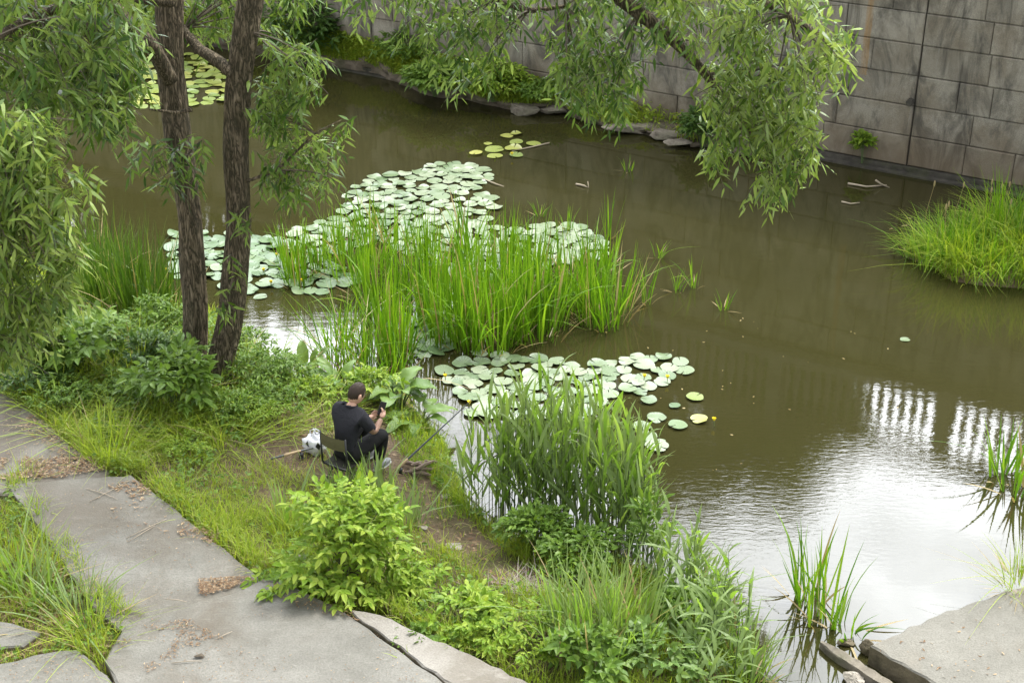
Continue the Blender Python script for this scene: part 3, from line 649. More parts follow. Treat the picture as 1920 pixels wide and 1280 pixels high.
patch([[(655,358),(700,332),(760,322),(830,303),(900,312),(925,335),(895,352),(940,385),(900,420),(1000,440),(960,520),(840,520),(700,440),(640,400)],
       [(1000,425),(1075,418),(1145,460),(1130,480),(1010,505)], [(530,440),(640,405),(700,450),(640,480)]], 300, (.09,.145), 'pad',
      'pale silvery round lily pad in the large patch behind the sedges', 'lily pads in the large patch', .72, .03, 105)
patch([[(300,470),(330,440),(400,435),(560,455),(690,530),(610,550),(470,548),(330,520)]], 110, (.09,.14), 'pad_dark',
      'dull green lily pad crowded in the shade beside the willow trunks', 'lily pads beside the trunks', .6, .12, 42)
patch([[(825,690),(900,662),(1010,672),(1090,690),(1190,668),(1270,672),(1290,700),(1240,728),(1150,750),(1060,800),(900,790),(845,735)]], 150, (.085,.135), 'pad',
      'grey green lily pad in the near patch behind the tall reeds', 'lily pads in the near patch', .72, .05, 112)
patch([[(745,590),(800,605),(845,655),(800,672),(752,640)]], 26, (.10,.14), 'pad_dark', 'lily pad in the dark water at the left foot of the sedge bed', 'lily pads at the foot of the sedges', .62, .12, 16)
patch([[(215,115),(330,98),(440,120),(430,190),(260,205),(230,170)]], 95, (.11,.17), 'pad_yellow', 'x', None, .66, .03, 0)
a = Acc(); kinds = ['pad', 'pad_dark', 'pad_yellow']
for x, y, r, key, tilt in MASS:
    me = random.choice(PADS[key]); V = np.array([v.co[:] for v in me.vertices]); an = random.uniform(0, 2*PI); ca, sa = math.cos(an), math.sin(an)
    V = V@np.array(((ca, sa, 0), (-sa, ca, 0), (0, 0, 1)))*r; V[:, 2] += V[:, 0]*random.gauss(0, tilt)+V[:, 1]*random.gauss(0, tilt)+.004+random.uniform(0, .022)+r*tilt*.6; V[:, 0] += x; V[:, 1] += y
    by = {}
    for p in me.polygons: by.setdefault(len(p.vertices), []).append(tuple(p.vertices))
    a.add(V, [np.array(f) for f in by.values()], kinds.index(key))
tag(a.build('lily_pads', [M[k] for k in kinds], None, True), kind='stuff')
for px, py, r in ((892,288,.12),(927,281,.15),(962,279,.16),(928,293,.14),(968,292,.12),(950,256,.11),(968,252,.11),(968,268,.12),(1000,271,.13),(915,270,.08)):
    put_pad(G(px, py), r, 'pad_yellow', 'yellow lily pad in the small loose cluster out in the open river', 'lily pads in the open river cluster')
for px, py, r, key, lab in ((1216,752,.12,'pad','lone round lily pad just below the right end of the near patch'),
        (1265,762,.085,'pad_dark','small greenish lily pad right of the lone round pad'),
        (1303,746,.13,'pad_yellow','olive half sunken lily pad farthest right above a yellow bud'),
        (1271,798,.14,'pad_dark','green lily pad with a raised rim left of the yellow bud'),
        (1311,788,.12,'pad_yellow','yellow green lily pad touching the yellow bud'),
        (1231,784,.14,'pad','pale lily pad floating alone right of the reed tips'),
        (1231,838,.16,'pad','large pale lily pad nearest the bank, right of the tall reeds'),
        (1214,818,.14,'pad','lily pad half hidden behind the right reed tips'),
        (1203,800,.13,'pad','lily pad between reed tips, above the half hidden pad'),
        (1240,828,.07,'pad_dark','tiny lily pad tucked behind the large nearest pad'),
        (1697,637,.075,'pad','single small white lily pad alone in the open water on the right'),
        (488,557,.11,'pad','separate pale lily pad in front of the shaded crowd near the right trunk')):
    put_pad(G(px, py), r*.82, key, lab)
# yellow water lily blooms
def bloom():
    t = thing('water_lily_flower', 'x', 'flower'); a = Acc()
    a.tube([(0,.02,-.05),(0,.01,.04),(0,0,.09)], [.007,.006,.007], 6); a.build('stalk', M['stem'], t, True)
    a = Acc()
    for k in range(6):
        an = k*PI/3; D = np.array([[math.cos(an)*.7, math.sin(an)*.7, .75]])
        leaves(a, np.array([[0,0,.085]]), D, np.array([[-math.cos(an), -math.sin(an), .8]]), .055, .055, -.25, 0, True, .3)
    a.sphere((0,0,.1), (.018,.018,.014), 10, 6); a.build('petals', M['bloom'], t, True); return t
bp = bloom(); bp.scale = (.8,)*3
for i, (px, py, lab) in enumerate(((835,716,'yellow water lily bloom beside the dock leaves, at the left end of the near pads'),(880,766,'yellow water lily bloom by the fishing rod tip'),(1208,716,'yellow water lily bloom among the right part of the near pads'),
        (1251,718,'yellow water lily bloom at the right end of the near pads'),(1338,798,'yellow water lily bud alone in open water right of the last pads'),(519,488,'yellow water lily bloom right of the right trunk, farthest back there'),
        (495,516,'yellow water lily bloom nearest to the right trunk'),(509,539,'yellow water lily bloom at the front edge of the shaded pads'),(567,536,'yellow water lily bloom below the left sedge tufts'),
        (312,516,'yellow water lily bloom left of the left trunk'),(960,297,'yellow water lily bloom at the small cluster in the open river'))):
    o = bp if i == 0 else copy_tree(bp); o.location = tuple(G(px, py)); o['label'] = lab; o.rotation_euler.z = i

# ================================================================== SEDGES AND REEDS
def tuft_mesh(name, n, rad, h, w, lean, droop, mats, dead=0):
    a = Acc(); aa = rng.uniform(0, 2*PI, n); rr = rad*np.sqrt(rng.uniform(0, 1, n)); P = np.stack([rr*np.cos(aa), rr*np.sin(aa), np.full(n, -.05)], 1)
    az = aa+rng.normal(0, .7, n); H = h*rng.uniform(.55, 1.08, n)
    ln = np.abs(rng.normal(0, lean, n))+.3*lean*rr/rad; nd = int(n*.07); dr = np.abs(rng.normal(0, droop, n)); kink = rng.uniform(0, 1, n) < .08; dr[kink] += .55
    wd = w*rng.uniform(.6, 1.3, n)
    for lo_, hi_, mi_ in ((0, nd, 1), (nd, n, 0)):
        if hi_ > lo_ and (mi_ == 0 or dead): blades(a, P[lo_:hi_], H[lo_:hi_], wd[lo_:hi_], az[lo_:hi_], ln[lo_:hi_]*(1.6 if mi_ else 1), dr[lo_:hi_], 6, mi_)
    if dead:
        aa = rng.uniform(0, 2*PI, dead); P = np.stack([rad*1.1*np.cos(aa), rad*1.1*np.sin(aa), np.full(dead, .0)], 1)
        blades(a, P, h*rng.uniform(.2, .45, dead), w*.9, aa, rng.uniform(.5, .85, dead), .2, 4, 1)
    return a.mesh(name, mats)
SEDGE = [tuft_mesh('sedge_tuft', n_, .21, 1.0, .026, l_, .08, [M['sedge'], M['drygrass']], 6) for n_, l_ in ((66,.10),(44,.17),(54,.13),(34,.18),(70,.11))]
def put_tuft(meshes, name, p, h, rs, label, cat, group=None, rz=None):
    o = bpy.data.objects.new(name, random.choice(meshes)); COL.objects.link(o); o.location = tuple(p); o.scale = (rs, rs, h)
    o.rotation_euler.z = random.uniform(0, 2*PI) if rz is None else rz; tag(o, label, cat, group); return o
lab = 'bright green upright sedge tuft in the dense bed among the lily pads'
for px, py, h in ((562,532,.9),(600,505,1.0),(548,500,.8),(650,520,1.1),(690,556,1.2),(640,486,.95),(716,600,1.3),(742,676,1.25),(724,648,1.2),(760,560,1.25),(700,500,1.05),(745,470,1.0),
                  (800,560,1.3),(808,610,1.3),(828,640,1.2),(856,588,1.35),(862,644,1.35),(900,618,1.4),(884,655,1.3),(926,652,1.4),(940,600,1.4),(962,640,1.35),(990,606,1.4),(1012,636,1.35),(1030,612,1.3),(960,556,1.3),
                  (900,552,1.25),(850,520,1.15),(800,500,1.1),(1040,570,1.15),(1076,578,1.1),(1104,566,1.1),(1112,606,1.15),(1140,608,1.2),(1160,580,1.0),(1066,540,1.05),(1120,530,1.0),(1000,520,1.15),(945,505,1.2),(690,450,.85),(880,480,1.0)):
    put_tuft(SEDGE, 'sedge_tuft', G(px, py), h, random.uniform(.85, 1.25), lab, 'sedge', 'sedge tufts among the lily pads')
lab = 'thin green sedge tuft behind the dock plants, in front of the white sky reflection'
SED2 = [tuft_mesh('sedge_tuft', 34, .18, 1.0, .018, .2, .14, [M['sedge'], M['drygrass']], 4) for _ in range(3)]
for px, py, h in ((620,668,.95),(650,690,1.0),(680,712,1.1),(640,640,.9),(700,690,1.0),(735,715,.9)):
    put_tuft(SED2, 'sedge_tuft', G(px, py), h, 1.2, lab, 'sedge', 'thin sedge tufts by the bank')
SED3 = [tuft_mesh('sedge_tuft', 11, .10, 1.0, .026, .10, .10, [M['sedge'], M['drygrass']], 3) for _ in range(4)]
for px, py, h, lab in ((1143,444,.85,'sparse sedge tuft standing alone in open water above the lily patch end'),(1065,436,.55,'short sparse sedge tuft at the upper edge of the lily patch'),(1012,405,.3,'tiny sedge sprout in open water above the lily patch'),
                       (1212,568,.8,'thin sedge tuft just right of the dense bed'),(1236,482,.35,'tiny sedge sprout right of the lily patch end'),(1270,546,.42,'broken sedge stubble farther right of the dense bed'),(1302,538,.55,'pale leaning sedge stubble, the bushiest in the open water'),
                       (1356,580,.32,'small pale sedge stubble farthest right in the middle of the river'),(1178,320,.3,'tiny pale sedge sprout in mid river below the hanging branches')):
    put_tuft(SED3, 'sedge_tuft', G(px, py), h, .75, lab, 'sedge')
SED4 = [tuft_mesh('sedge_tuft', n, .17, 1.0, .034, .12, .12, [M['sedge'], M['drygrass']], 5) for n in (22, 18, 16)]
for px, py, h, rs, lab, mi in ((1512,1130,.95,1.0,'dark green sedge tuft standing in the sky reflection before the slanting beam, left part',0),(1545,1168,1.05,.9,'sword leaved sedge tuft in the water right at the tip of the slanting beam',1),
                               (1880,890,.72,1.2,'sedge tuft in the water at the right edge of the picture, rear one',0),(1912,925,.80,1.1,'sedge tuft in the water at the right edge of the picture, front one',2),(1588,1186,.35,1.0,'small bent sedge sprout right of the slanting beam tip',2)):
    o = put_tuft([SED4[mi]], 'sedge_tuft', G(px, py), h, rs, lab, 'sedge')
# phragmites-like reeds with leaves along the stem
def reed_mesh(n, rad, h, leafw=.032, spread=.12):
    a = Acc(); LP, LD, LN, LL = [], [], [], []
    for i in range(n):
        aa = random.uniform(0, 2*PI); r = rad*math.sqrt(random.random()); x, y = r*math.cos(aa), r*math.sin(aa); H = h*random.uniform(.6, 1.08)
        az = random.uniform(0, 2*PI); k = abs(random.gauss(0, spread)); t = np.linspace(0, 1, 6)
        S = np.stack([x+math.cos(az)*H*k*t**1.6, y+math.sin(az)*H*k*t**1.6, H*t-.05], 1); a.tube(S, np.linspace(.006, .0025, 6), 4, 1, False)
        m = random.randint(6, 8); a0 = random.uniform(0, 2*PI)
        for j in range(m):
            tj = .22+.76*j/(m-1); p = np.array([np.interp(tj, t, S[:, c]) for c in range(3)]); la = a0+(PI if j % 2 else 0)+random.gauss(0, .5)
            up = random.uniform(1.2, 2.6) if tj < .85 else 4.0
            LP.append(p); LD.append((math.cos(la), math.sin(la), up)); LN.append((-math.cos(la)*up, -math.sin(la)*up, 1)); LL.append(random.uniform(.28, .5)*(1-.2*tj))
    LP = np.array(LP); LD = nrm(np.array(LD)); nL = len(LP); az = np.arctan2(LD[:, 1], LD[:, 0]); Ls = np.array(LL)
    blades(a, LP, Ls, leafw*rng.uniform(.7, 1.2, nL), az, np.hypot(LD[:, 0], LD[:, 1]), np.abs(rng.normal(.18, .16, nL)), 5)
    return a.mesh('reed_clump', [M['reed'], M['stem']])
REED = [reed_mesh(13, .26, 1.08, .046, .08) for _ in range(4)]
GTUFT = [tuft_mesh('reed_clump', 56, .2, 1.0, .026, .15, .16, [M['reed'], M['drygrass']], 5) for _ in range(4)]
def put_reed(px, py, h, lab, group=None, rs=1.0, p=None, ms=None):
    p = B(px, py) if p is None else p
    if p[2] < 0: p = G(px, py)
    return put_tuft(ms or REED, 'reed_clump', p, h, rs, lab, 'reeds', group)
lab = 'tall leafy reed clump on the bank in front of the near lily pads'
for px, py, h in ((915,958,1.1),(950,975,1.35),(990,985,1.5),(1030,1000,1.55),(1065,985,1.4),(1100,1015,1.5),(1140,1025,1.45),(1172,1045,1.4),(1195,1030,1.2),(1010,945,1.25),(1090,960,1.25),(1150,985,1.2)):
    put_reed(px, py, h, lab, 'reed clumps of the tall stand')
lab = 'pale reed clump in the lower thicket at the bottom centre of the bank'
for px, py, h in ((1070,1180,.95),(1110,1215,1.0),(1150,1190,1.0),(1120,1250,.9),(1185,1230,.9),(1060,1230,.75),(1180,1160,.8)):
    put_reed(px, py, h, lab, 'reed clumps at the bottom centre', ms=random.choice((REED, GTUFT, GTUFT)))
lab = 'grassy reed clump on the shore point left of the slanting beam'
for px, py, h in ((1262,1120,.85),(1295,1140,.9),(1330,1175,.8),(1360,1225,.85),(1395,1250,.8),(1310,1225,.75),(1400,1290,.6),(1350,1285,.6)):
    put_reed(px, py, h*.9, lab, 'reed clumps on the shore point', ms=random.choice((REED, GTUFT)))
lab = 'dark green reed clump of the stand left of the willow trunks'
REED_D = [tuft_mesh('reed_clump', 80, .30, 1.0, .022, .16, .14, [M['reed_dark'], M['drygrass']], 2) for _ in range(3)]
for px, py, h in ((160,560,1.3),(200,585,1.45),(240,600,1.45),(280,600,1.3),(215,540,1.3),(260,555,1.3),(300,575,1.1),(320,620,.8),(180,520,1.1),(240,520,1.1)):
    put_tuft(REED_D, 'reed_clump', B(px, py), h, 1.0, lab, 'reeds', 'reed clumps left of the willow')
lab = 'blue green reed sprig in front of the chair between dirt path and yellow green bush'
REED_S = [tuft_mesh('reed_sprig', 20, .14, 1.0, .035, .16, .12, [M['reed'], M['drygrass']]) for _ in range(3)]
for px, py, h in ((545,985,.8),(690,925,.68),(725,945,.68),(745,1000,.75),(655,925,.6),(770,985,.45),(628,940,.45),(705,965,.6)):
    put_tuft(REED_S, 'reed_sprig', B(px, py), h, 1.0, lab, 'reeds', 'reed sprigs beside the dirt path')
TUFT = [tuft_mesh('grass_tuft', 120, .24, 1.0, .012, .26, .2, [M['grass'], M['drygrass']], 22) for _ in range(4)]
TUFTB = [tuft_mesh('grass_tuft', 46, .2, 1.0, .022, .24, .2, [M['reed'], M['drygrass']], 20) for _ in range(3)]
for px, py, h, rs, ms, lab in ((205,862,.62,1.0,TUFT,'dense grass tuft growing at the corner where the dark slab meets the meadow'),(30,1095,.95,1.0,TUFTB,'tall coarse grass tuft at the left picture edge between the slabs'),
        (70,1120,.75,1.0,TUFTB,'coarse grass tuft with dry straw at its foot, beside the tall one at the left'),(140,1165,.5,1.0,TUFTB,'shorter grass tuft in the gap left of the raised slab'),(175,1205,.42,.9,TUFT,'low straw yellow grass tuft at the corner of the raised slab'),
        (168,1120,.42,.4,TUFTB,'thin seeding grass sprig beside the coarse tufts'),(605,790,.17,.8,TUFT,'small grass tuft on the bare earth left of the angler'),(45,905,.28,.5,TUFT,'small grass tuft in the joint below the dark slab'),
        (1912,1098,.32,.9,TUFT,'dark grass tuft at the right edge on the far corner of the sandy slab')):
    q = B(px, py) if px < 1800 else G(px, py, .2)
    put_tuft(ms, 'grass_tuft', q, h, rs, lab, 'grass tuft')

# grassy islet on the right
ic = G(1893, 498); isl = thing('grass_islet', 'bright green grassy islet with seed heads in the river at the right edge', 'islet', ic)
a = Acc(); IR = (1.6, 1.0)
def isf(d): return np.array((d[0]*IR[0]*(1+.12*math.sin(5*math.atan2(d[1], d[0]))), d[1]*IR[1], max(d[2], -.3)*.17))
a.sphere((0.2,.15,-.05), (1,1,1), 36, 16, 0, isf); a.build('soil_mound', M['soil'], isl, True)
n = 4200; aa = rng.uniform(0, 2*PI, n); rr = np.sqrt(rng.uniform(0, 1, n)); P = np.stack([.2+rr*np.cos(aa)*IR[0]*.98*(1+.12*np.sin(5*aa)), .15+rr*np.sin(aa)*IR[1]*.98, .18*(1-rr**2)-.03], 1)
lump = fnoise(P[:, 0], P[:, 1], 2.4, 2); H_ = rng.uniform(.28, .85, n)*(.25+1.6*lump); A_ = aa+rng.normal(0, .9, n); a = Acc(); sel = (fnoise(P[:, 0], P[:, 1], 3.1, 44) > .5) ^ (rng.uniform(0, 1, n) < .2)
for q_, mi_ in ((sel, 2), (~sel, 0)): blades(a, P[q_], H_[q_], rng.uniform(.010, .018, q_.sum()), A_[q_], np.abs(rng.normal(0, .3, q_.sum())), np.abs(rng.normal(.5, .3, q_.sum())), 4, mi_)
m = 320; k = rng.integers(0, n, m); blades(a, P[k], rng.uniform(.2, .4, m), .012, aa[k], rng.uniform(.2, .7, m), .25, 4, 1)
tag(a.build('grass', [M['sedge'], M['drygrass'], M['grass']], isl), kind='stuff')
for x, y, h, w in ((-.15,.55,1.5,.4),(.1,.75,1.3,.5),(-1.0,.1,.95,.4),(.5,.35,1.1,.5),(-.6,.4,1.0,.4),(-.5,-.2,.8,.4),(.3,.1,1.0,.4),(-1.2,-.1,.7,.4)):
    me = tuft_mesh('reed', 30, .22, h, .024, .13, .16, [M['sedge'], M['drygrass']]); o = bpy.data.objects.new('reed', me); COL.objects.link(o); o.parent = isl; o.location = (x, y, .05)
for i in range(16):
    a = Acc()
    x, y = random.uniform(-1.2, 1.3), random.uniform(-.4, .9); h = random.uniform(.75, 1.1); tp = np.array((x+random.uniform(-.1,.1), y, h))
    a.tube([(x, y, 0), (x, y, h*.6), tp], .003, 4, 0, False)
    a.sphere(tp+np.array((0,0,.03)), (.014,.014,.05), 6, 6, 0); a.build('seed_head', M['drygrass'], isl)

# ================================================================== SHRUBS AND HERBS
def shrub(name, label, cat, p, r, h, n, mat, leaf=(.06,.10), wid=.6, group=None, clumps=14, compound=1, stemr=.008, base=.1, cone=0.0):
    """leafy shrub standing at p: stems from the base, leaves gathered in clumps through the volume"""
    t = thing(name, label, cat, p, 0, group); r = np.broadcast_to(r, (2,)) if np.ndim(r) == 0 else np.array(r)
    cd = rdir(clumps, -.2, 1)*rng.uniform(.5, .88, (clumps, 1)); C = np.stack([cd[:, 0]*r[0], cd[:, 1]*r[1], base+np.clip(.42+.58*cd[:, 2], 0, 1)*(h-base)*.92], 1)
    if cone: C[:, 2] = np.linspace(.08, .93, clumps)*h
    C[:, :2] *= ((1+.25*cone)-cone*C[:, 2:]/h)*rng.uniform(.75, 1.2, (clumps, 1))
    a = Acc()
    for c in C:
        q = c*np.array((.35,.35,.6)); a.tube([(c[0]*.08, c[1]*.08, -.05), q, c], [stemr, stemr*.8, stemr*.45], 5, 0, False)
    a.build('stems', M['twig'] if stemr > .007 else M['stem'], t)
    m = n//compound; k = rng.integers(0, clumps, m); d = rdir(m, -.6, 1); sz = np.array((r[0]*.36, r[1]*.36, h*.2))
    P = C[k]+d*sz*rng.uniform(.35, 1, (m, 1))**.6; P[:, 2] = np.maximum(P[:, 2], .02)
    o2 = nrm(P*np.array((1, 1, .4))); D = o2*.7+d*.5+rng.normal(size=(m, 3))*.35; D[:, 2] -= .25; D = nrm(D); N = np.array((0, 0, 1.))+o2*.3+rng.normal(size=(m, 3))*.3
    Ls = rng.uniform(*leaf, m); a = Acc()
    if compound > 1:
        S = nrm(np.cross(D, N))
        for j, (an, off, sc) in enumerate(((0, .55, 1.0), (1.0, .25, .85), (-1.0, .25, .85), (1.25, -.25, .7), (-1.25, -.25, .7))[:compound]):
            leaves(a, P+D*(Ls*off)[:, None], D*math.cos(an)+S*math.sin(an), N, Ls*sc, Ls*wid*sc, .22, 0, True)
    else: leaves(a, P, D, N, Ls, Ls*wid, .22, 0, True)
    a.build('leaves', mat, t); return t
shrub('elder_bush', 'large bright yellow green bush with toothed leaflets at the edge of the concrete path', 'bush', B(655,1112), (.72,.58), 1.0, 3400, M['elder'], (.07,.125), .52, None, 30, 5, cone=.75)
shrub('elder_bush', 'smaller yellow green bush sprawling over the kerb right of the large bright bush', 'bush', B(870,1185), (.42,.34), .34, 760, M['elder'], (.07,.11), .5, None, 16, 5)
shrub('elder_bush', 'upright yellow green sapling between the large bush and the sprawling one, near the dirt path', 'bush', B(770,1120), (.26,.24), .48, 420, M['elder'], (.06,.10), .5, None, 10, 5)
shrub('low_shrub', 'dark leafy shrub hanging over the kerb below the sprawling yellow bush', 'bush', B(830,1205), (.42,.3), .26, 500, M['herb'], (.06,.09), .6, None, 10, 3)
shrub('nettle_patch', 'dark green nettle like patch at the left foot of the tall reeds', 'plant', B(1000,1042), (.40,.36), .52, 900, M['herb'], (.06,.09), .5, None, 22, 1, .005)
shrub('nettle_patch', 'leafy green patch at the right front foot of the tall reeds', 'plant', B(1090,1072), (.44,.36), .44, 820, M['herb'], (.06,.09), .55, None, 18, 1, .005)
shrub('tall_herb', 'tall herb with drooping pointed leaves against the white water right of the tall reeds', 'plant', B(1215,1085), (.18,.18), .98, 110, M['herb'], (.14,.2), .3, None, 8, 1, .006)
shrub('broad_leaf_herb', 'pale broad leaved sapling at the bottom edge right of the reed thicket', 'plant', B(1230,1262), (.30,.28), .42, 260, M['dock'], (.08,.13), .6, None, 9, 3, .005)
shrub('broad_leaf_herb', 'bushy green herb at the bottom edge left of the reed thicket', 'plant', B(1085,1285), (.36,.3), .5, 420, M['herb'], (.07,.11), .7, None, 9, 3, .005)
shrub('shore_herb', 'low leafy herb patch at the foot of the shore point reeds', 'plant', B(1275,1175), (.38,.32), .34, 600, M['herb'], (.04,.07), .7, None, 12, 1, .004)
shrub('broad_leaf_bush', 'broad leaved green bush under the left willow curtain, beside the small trail', 'bush', B(160,715), (.5,.4), .85, 620, M['herb'], (.10,.17), .62, None, 14, 3, .007)
shrub('elder_sapling', 'dark green sapling with large leaflets in front of the willow base', 'bush', B(335,778), (.42,.34), .85, 620, M['herb'], (.11,.18), .5, None, 13, 5, .007)
shrub('elder_sapling', 'leafy sapling shoot climbing the left trunk', 'bush', B(372,745), (.16,.12), .78, 130, M['herb'], (.10,.15), .5, None, 6, 5, .006)
shrub('herb_thicket', 'feathery green herb thicket right of the willow base on the bank edge', 'plant', B(490,735), (.55,.35), .55, 1300, M['herb'], (.05,.09), .4, None, 24, 3, .005)
shrub('herb_thicket', 'lower feathery herb thicket before the willow base, left of the bare earth', 'plant', B(450,790), (.6,.3), .26, 1000, M['elder'], (.04,.08), .35, None, 20, 3, .004)
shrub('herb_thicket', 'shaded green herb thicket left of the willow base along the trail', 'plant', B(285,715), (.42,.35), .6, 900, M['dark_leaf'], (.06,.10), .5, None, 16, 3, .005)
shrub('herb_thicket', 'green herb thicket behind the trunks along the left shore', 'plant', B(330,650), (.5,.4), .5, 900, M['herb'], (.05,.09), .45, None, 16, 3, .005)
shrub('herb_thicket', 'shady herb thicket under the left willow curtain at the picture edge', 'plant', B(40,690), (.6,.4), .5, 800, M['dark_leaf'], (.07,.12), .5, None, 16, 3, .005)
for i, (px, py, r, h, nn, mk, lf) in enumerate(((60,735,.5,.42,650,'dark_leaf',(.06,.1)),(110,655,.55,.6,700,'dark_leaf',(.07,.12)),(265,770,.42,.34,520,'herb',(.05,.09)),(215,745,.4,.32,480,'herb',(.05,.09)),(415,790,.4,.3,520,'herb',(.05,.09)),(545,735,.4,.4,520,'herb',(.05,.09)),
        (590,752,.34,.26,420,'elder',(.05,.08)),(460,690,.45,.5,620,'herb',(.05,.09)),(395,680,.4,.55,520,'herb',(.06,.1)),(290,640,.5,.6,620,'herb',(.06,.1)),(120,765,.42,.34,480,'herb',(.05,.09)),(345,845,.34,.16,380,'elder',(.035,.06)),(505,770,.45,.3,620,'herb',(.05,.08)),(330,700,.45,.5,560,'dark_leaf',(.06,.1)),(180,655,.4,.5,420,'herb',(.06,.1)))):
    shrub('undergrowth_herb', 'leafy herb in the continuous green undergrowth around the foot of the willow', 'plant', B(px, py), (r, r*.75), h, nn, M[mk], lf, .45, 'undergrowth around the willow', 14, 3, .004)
for px, py, h in ((70,690,.75),(130,690,.7),(190,700,.65),(250,705,.7),(300,745,.55),(100,740,.6),(430,745,.5),(510,720,.5),(250,800,.42),(300,815,.36),(150,800,.36),(90,745,.45),(420,830,.26),(520,800,.3),(360,800,.34),(240,735,.5),(620,765,.22)):
    put_tuft(TUFT, 'grass_tuft', B(px, py), h, random.uniform(1.0, 1.5), 'grass tuft in the tall meadow fringe before the willow undergrowth', 'grass tuft', 'grass tufts of the meadow fringe')
for px, py, r, h, nn in ((735,1150,.24,.3,330),(925,1222,.26,.3,330),(985,1190,.28,.32,340),(1000,1245,.24,.22,260)):
    shrub('elder_seedling', 'low yellow green seedling in the strip along the kerb, between bush and reed thicket', 'bush', B(px, py), (r, r*.8), h, nn, M['elder'], (.05,.085), .5, 'yellow green seedlings along the kerb', 9, 5, .004)
# dock and burdock with big leaves behind the angler
def rosette(name, label, p, n, L, W, up, mat, h=.25):
    t = thing(name, label, 'plant', p); a = Acc(); st = Acc()
    for i in range(n):
        an = i*2.4+random.uniform(-.3, .3); u_ = up*random.uniform(.6, 1.3); l = random.uniform(*L); w = l*random.uniform(*W); q = np.array((math.cos(an), math.sin(an), 0))
        b0 = q*.03; b1 = q*.1*random.uniform(.6, 1.6)+np.array((0, 0, h*random.uniform(.4, 1.2))); st.tube([b0-np.array((0,0,.04)), (b0+b1)/2, b1], [.011,.009,.007], 5, 0, False)
        # one big leaf: rows with a midrib, wavy rim and drooping tip
        m = 9; tt_ = np.linspace(0, 1, m); D = nrm(q+np.array((0, 0, u_))); S = np.cross(D, np.array((0, 0, 1.))); S /= np.linalg.norm(S); N = np.cross(S, D); V = []
        for t_ in tt_:
            wv = w*(np.sin(PI*min(1, t_**.62))**.8)*.5; c = b1+D*l*t_+np.array((0, 0, -1))*l*.42*t_**2.2
            wob = .16*w*math.sin(t_*13+i)
            V += [c-S*wv+N*(wv*.32+wob*.5), c-S*wv*.5+N*wv*.12, c, c+S*wv*.5+N*wv*.12, c+S*wv+N*(wv*.32-wob*.5)]
        Q = [(r_*5+c_, r_*5+c_+1, (r_+1)*5+c_+1, (r_+1)*5+c_) for r_ in range(m-1) for c_ in range(4)]; a.add(V, np.array(Q))
    a.build('leaves', mat, t, True); st.build('stalks', M['stem'], t, True); return t
rosette('burdock_plant', 'burdock with large grey green leaves at the waterline behind the angler', B(748,765), 17, (.28,.46), (.45,.62), .7, M['dock'], .30)
rosette('burdock_plant', 'low burdock with drooping leaves over the water right of the angler', B(785,800), 9, (.26,.40), (.42,.55), .35, M['dock'], .2)
rosette('dock_plant', 'dock plant with upright narrow leaves against the white water left of the thin sedges', B(572,715), 10, (.34,.55), (.2,.3), 2.0, M['dock'], .16)
rosette('dock_plant', 'dock plant with broad arching leaves between the narrow dock and the burdock', B(640,738), 10, (.3,.46), (.28,.4), 1.0, M['dock'], .2)
shrub('herb_thicket', 'fresh green herbs right behind the head of the angler', 'plant', B(705,755), (.32,.22), .42, 420, M['elder'], (.06,.11), .5, None, 10, 3, .005)
# plants on and before the wall
up_, zp_ = wall_hit(1622, 285); xy = wall_xy(up_, .10)
shrub('wall_plant', 'small yellow green plant growing from the foot of the stone wall', 'plant', (xy[0], xy[1], max(zp_-.15, .1)), (.2,.12), .5, 120, M['elder'], (.10,.16), .6, None, 7, 1, .005)
def fshrub(px, py, r, h, n, mat, label, leaf, fr_z=.3, wid=.5, comp=3):
    p = G(px, py, fr_z); p[2] -= .12; shrub('bank_shrub', label, 'bush', p, r, h, n, mat, leaf, wid, None, 18, comp, .006)
fshrub(560, 100, (.9,.6), 1.25, 1300, M['dark_leaf'], 'tall dark shrub on the far bank right of the willow trunks', (.12,.2))
fshrub(815, 165, (.62,.45), .62, 900, M['herb'], 'leafy shrub leaning over the water on the far bank below the hanging branches', (.12,.18))
fshrub(925, 175, (.75,.5), .75, 1300, M['elder'], 'yellow green shrub on the far bank just left of the rocks', (.09,.15))
fshrub(1010, 180, (.5,.4), .45, 800, M['herb'], 'low green shrub touching the wall above the pale rocks of the far bank', (.08,.13))
fshrub(770, 110, (.7,.4), .75, 800, M['herb'], 'green shrub against the wall half hidden by hanging branches', (.10,.16), .5)
fshrub(1318, 268, (.42,.36), .72, 800, M['dark_leaf'], 'dark green shrub at the right end of the far bank in front of the wall', (.10,.16), .1, .5)
fshrub(1420, 290, (.2,.2), .25, 120, M['herb'], 'small weed at the wall foot right of the dark shrub', (.06,.1), .1)
# rocks on the far bank
for px, py, r, sd, lab in ((985,205,(.36,.26,.16),1,'pale flat rock at the waterline left end of the far bank rocks'),(1040,205,(.26,.2,.14),2,'pale rock under the hanging branch tips on the far bank'),(1180,240,(.5,.25,.14),4,'long pale rock shelf on the far bank behind the hanging branches'),
                           (1245,250,(.35,.22,.13),6,'grey rock left of the dark far shrub'),(1385,268,(.22,.16,.2),7,'upright grey rock right of the dark far shrub'),(1270,268,(.2,.14,.09),9,'low rock at the waterline before the dark far shrub')):
    rock('bank_rock', G(px, py, .10), (r[0]*1.3, r[1]*1.1, r[2]*.8), M['bank_rock'], lab, 'rock', None, sd)

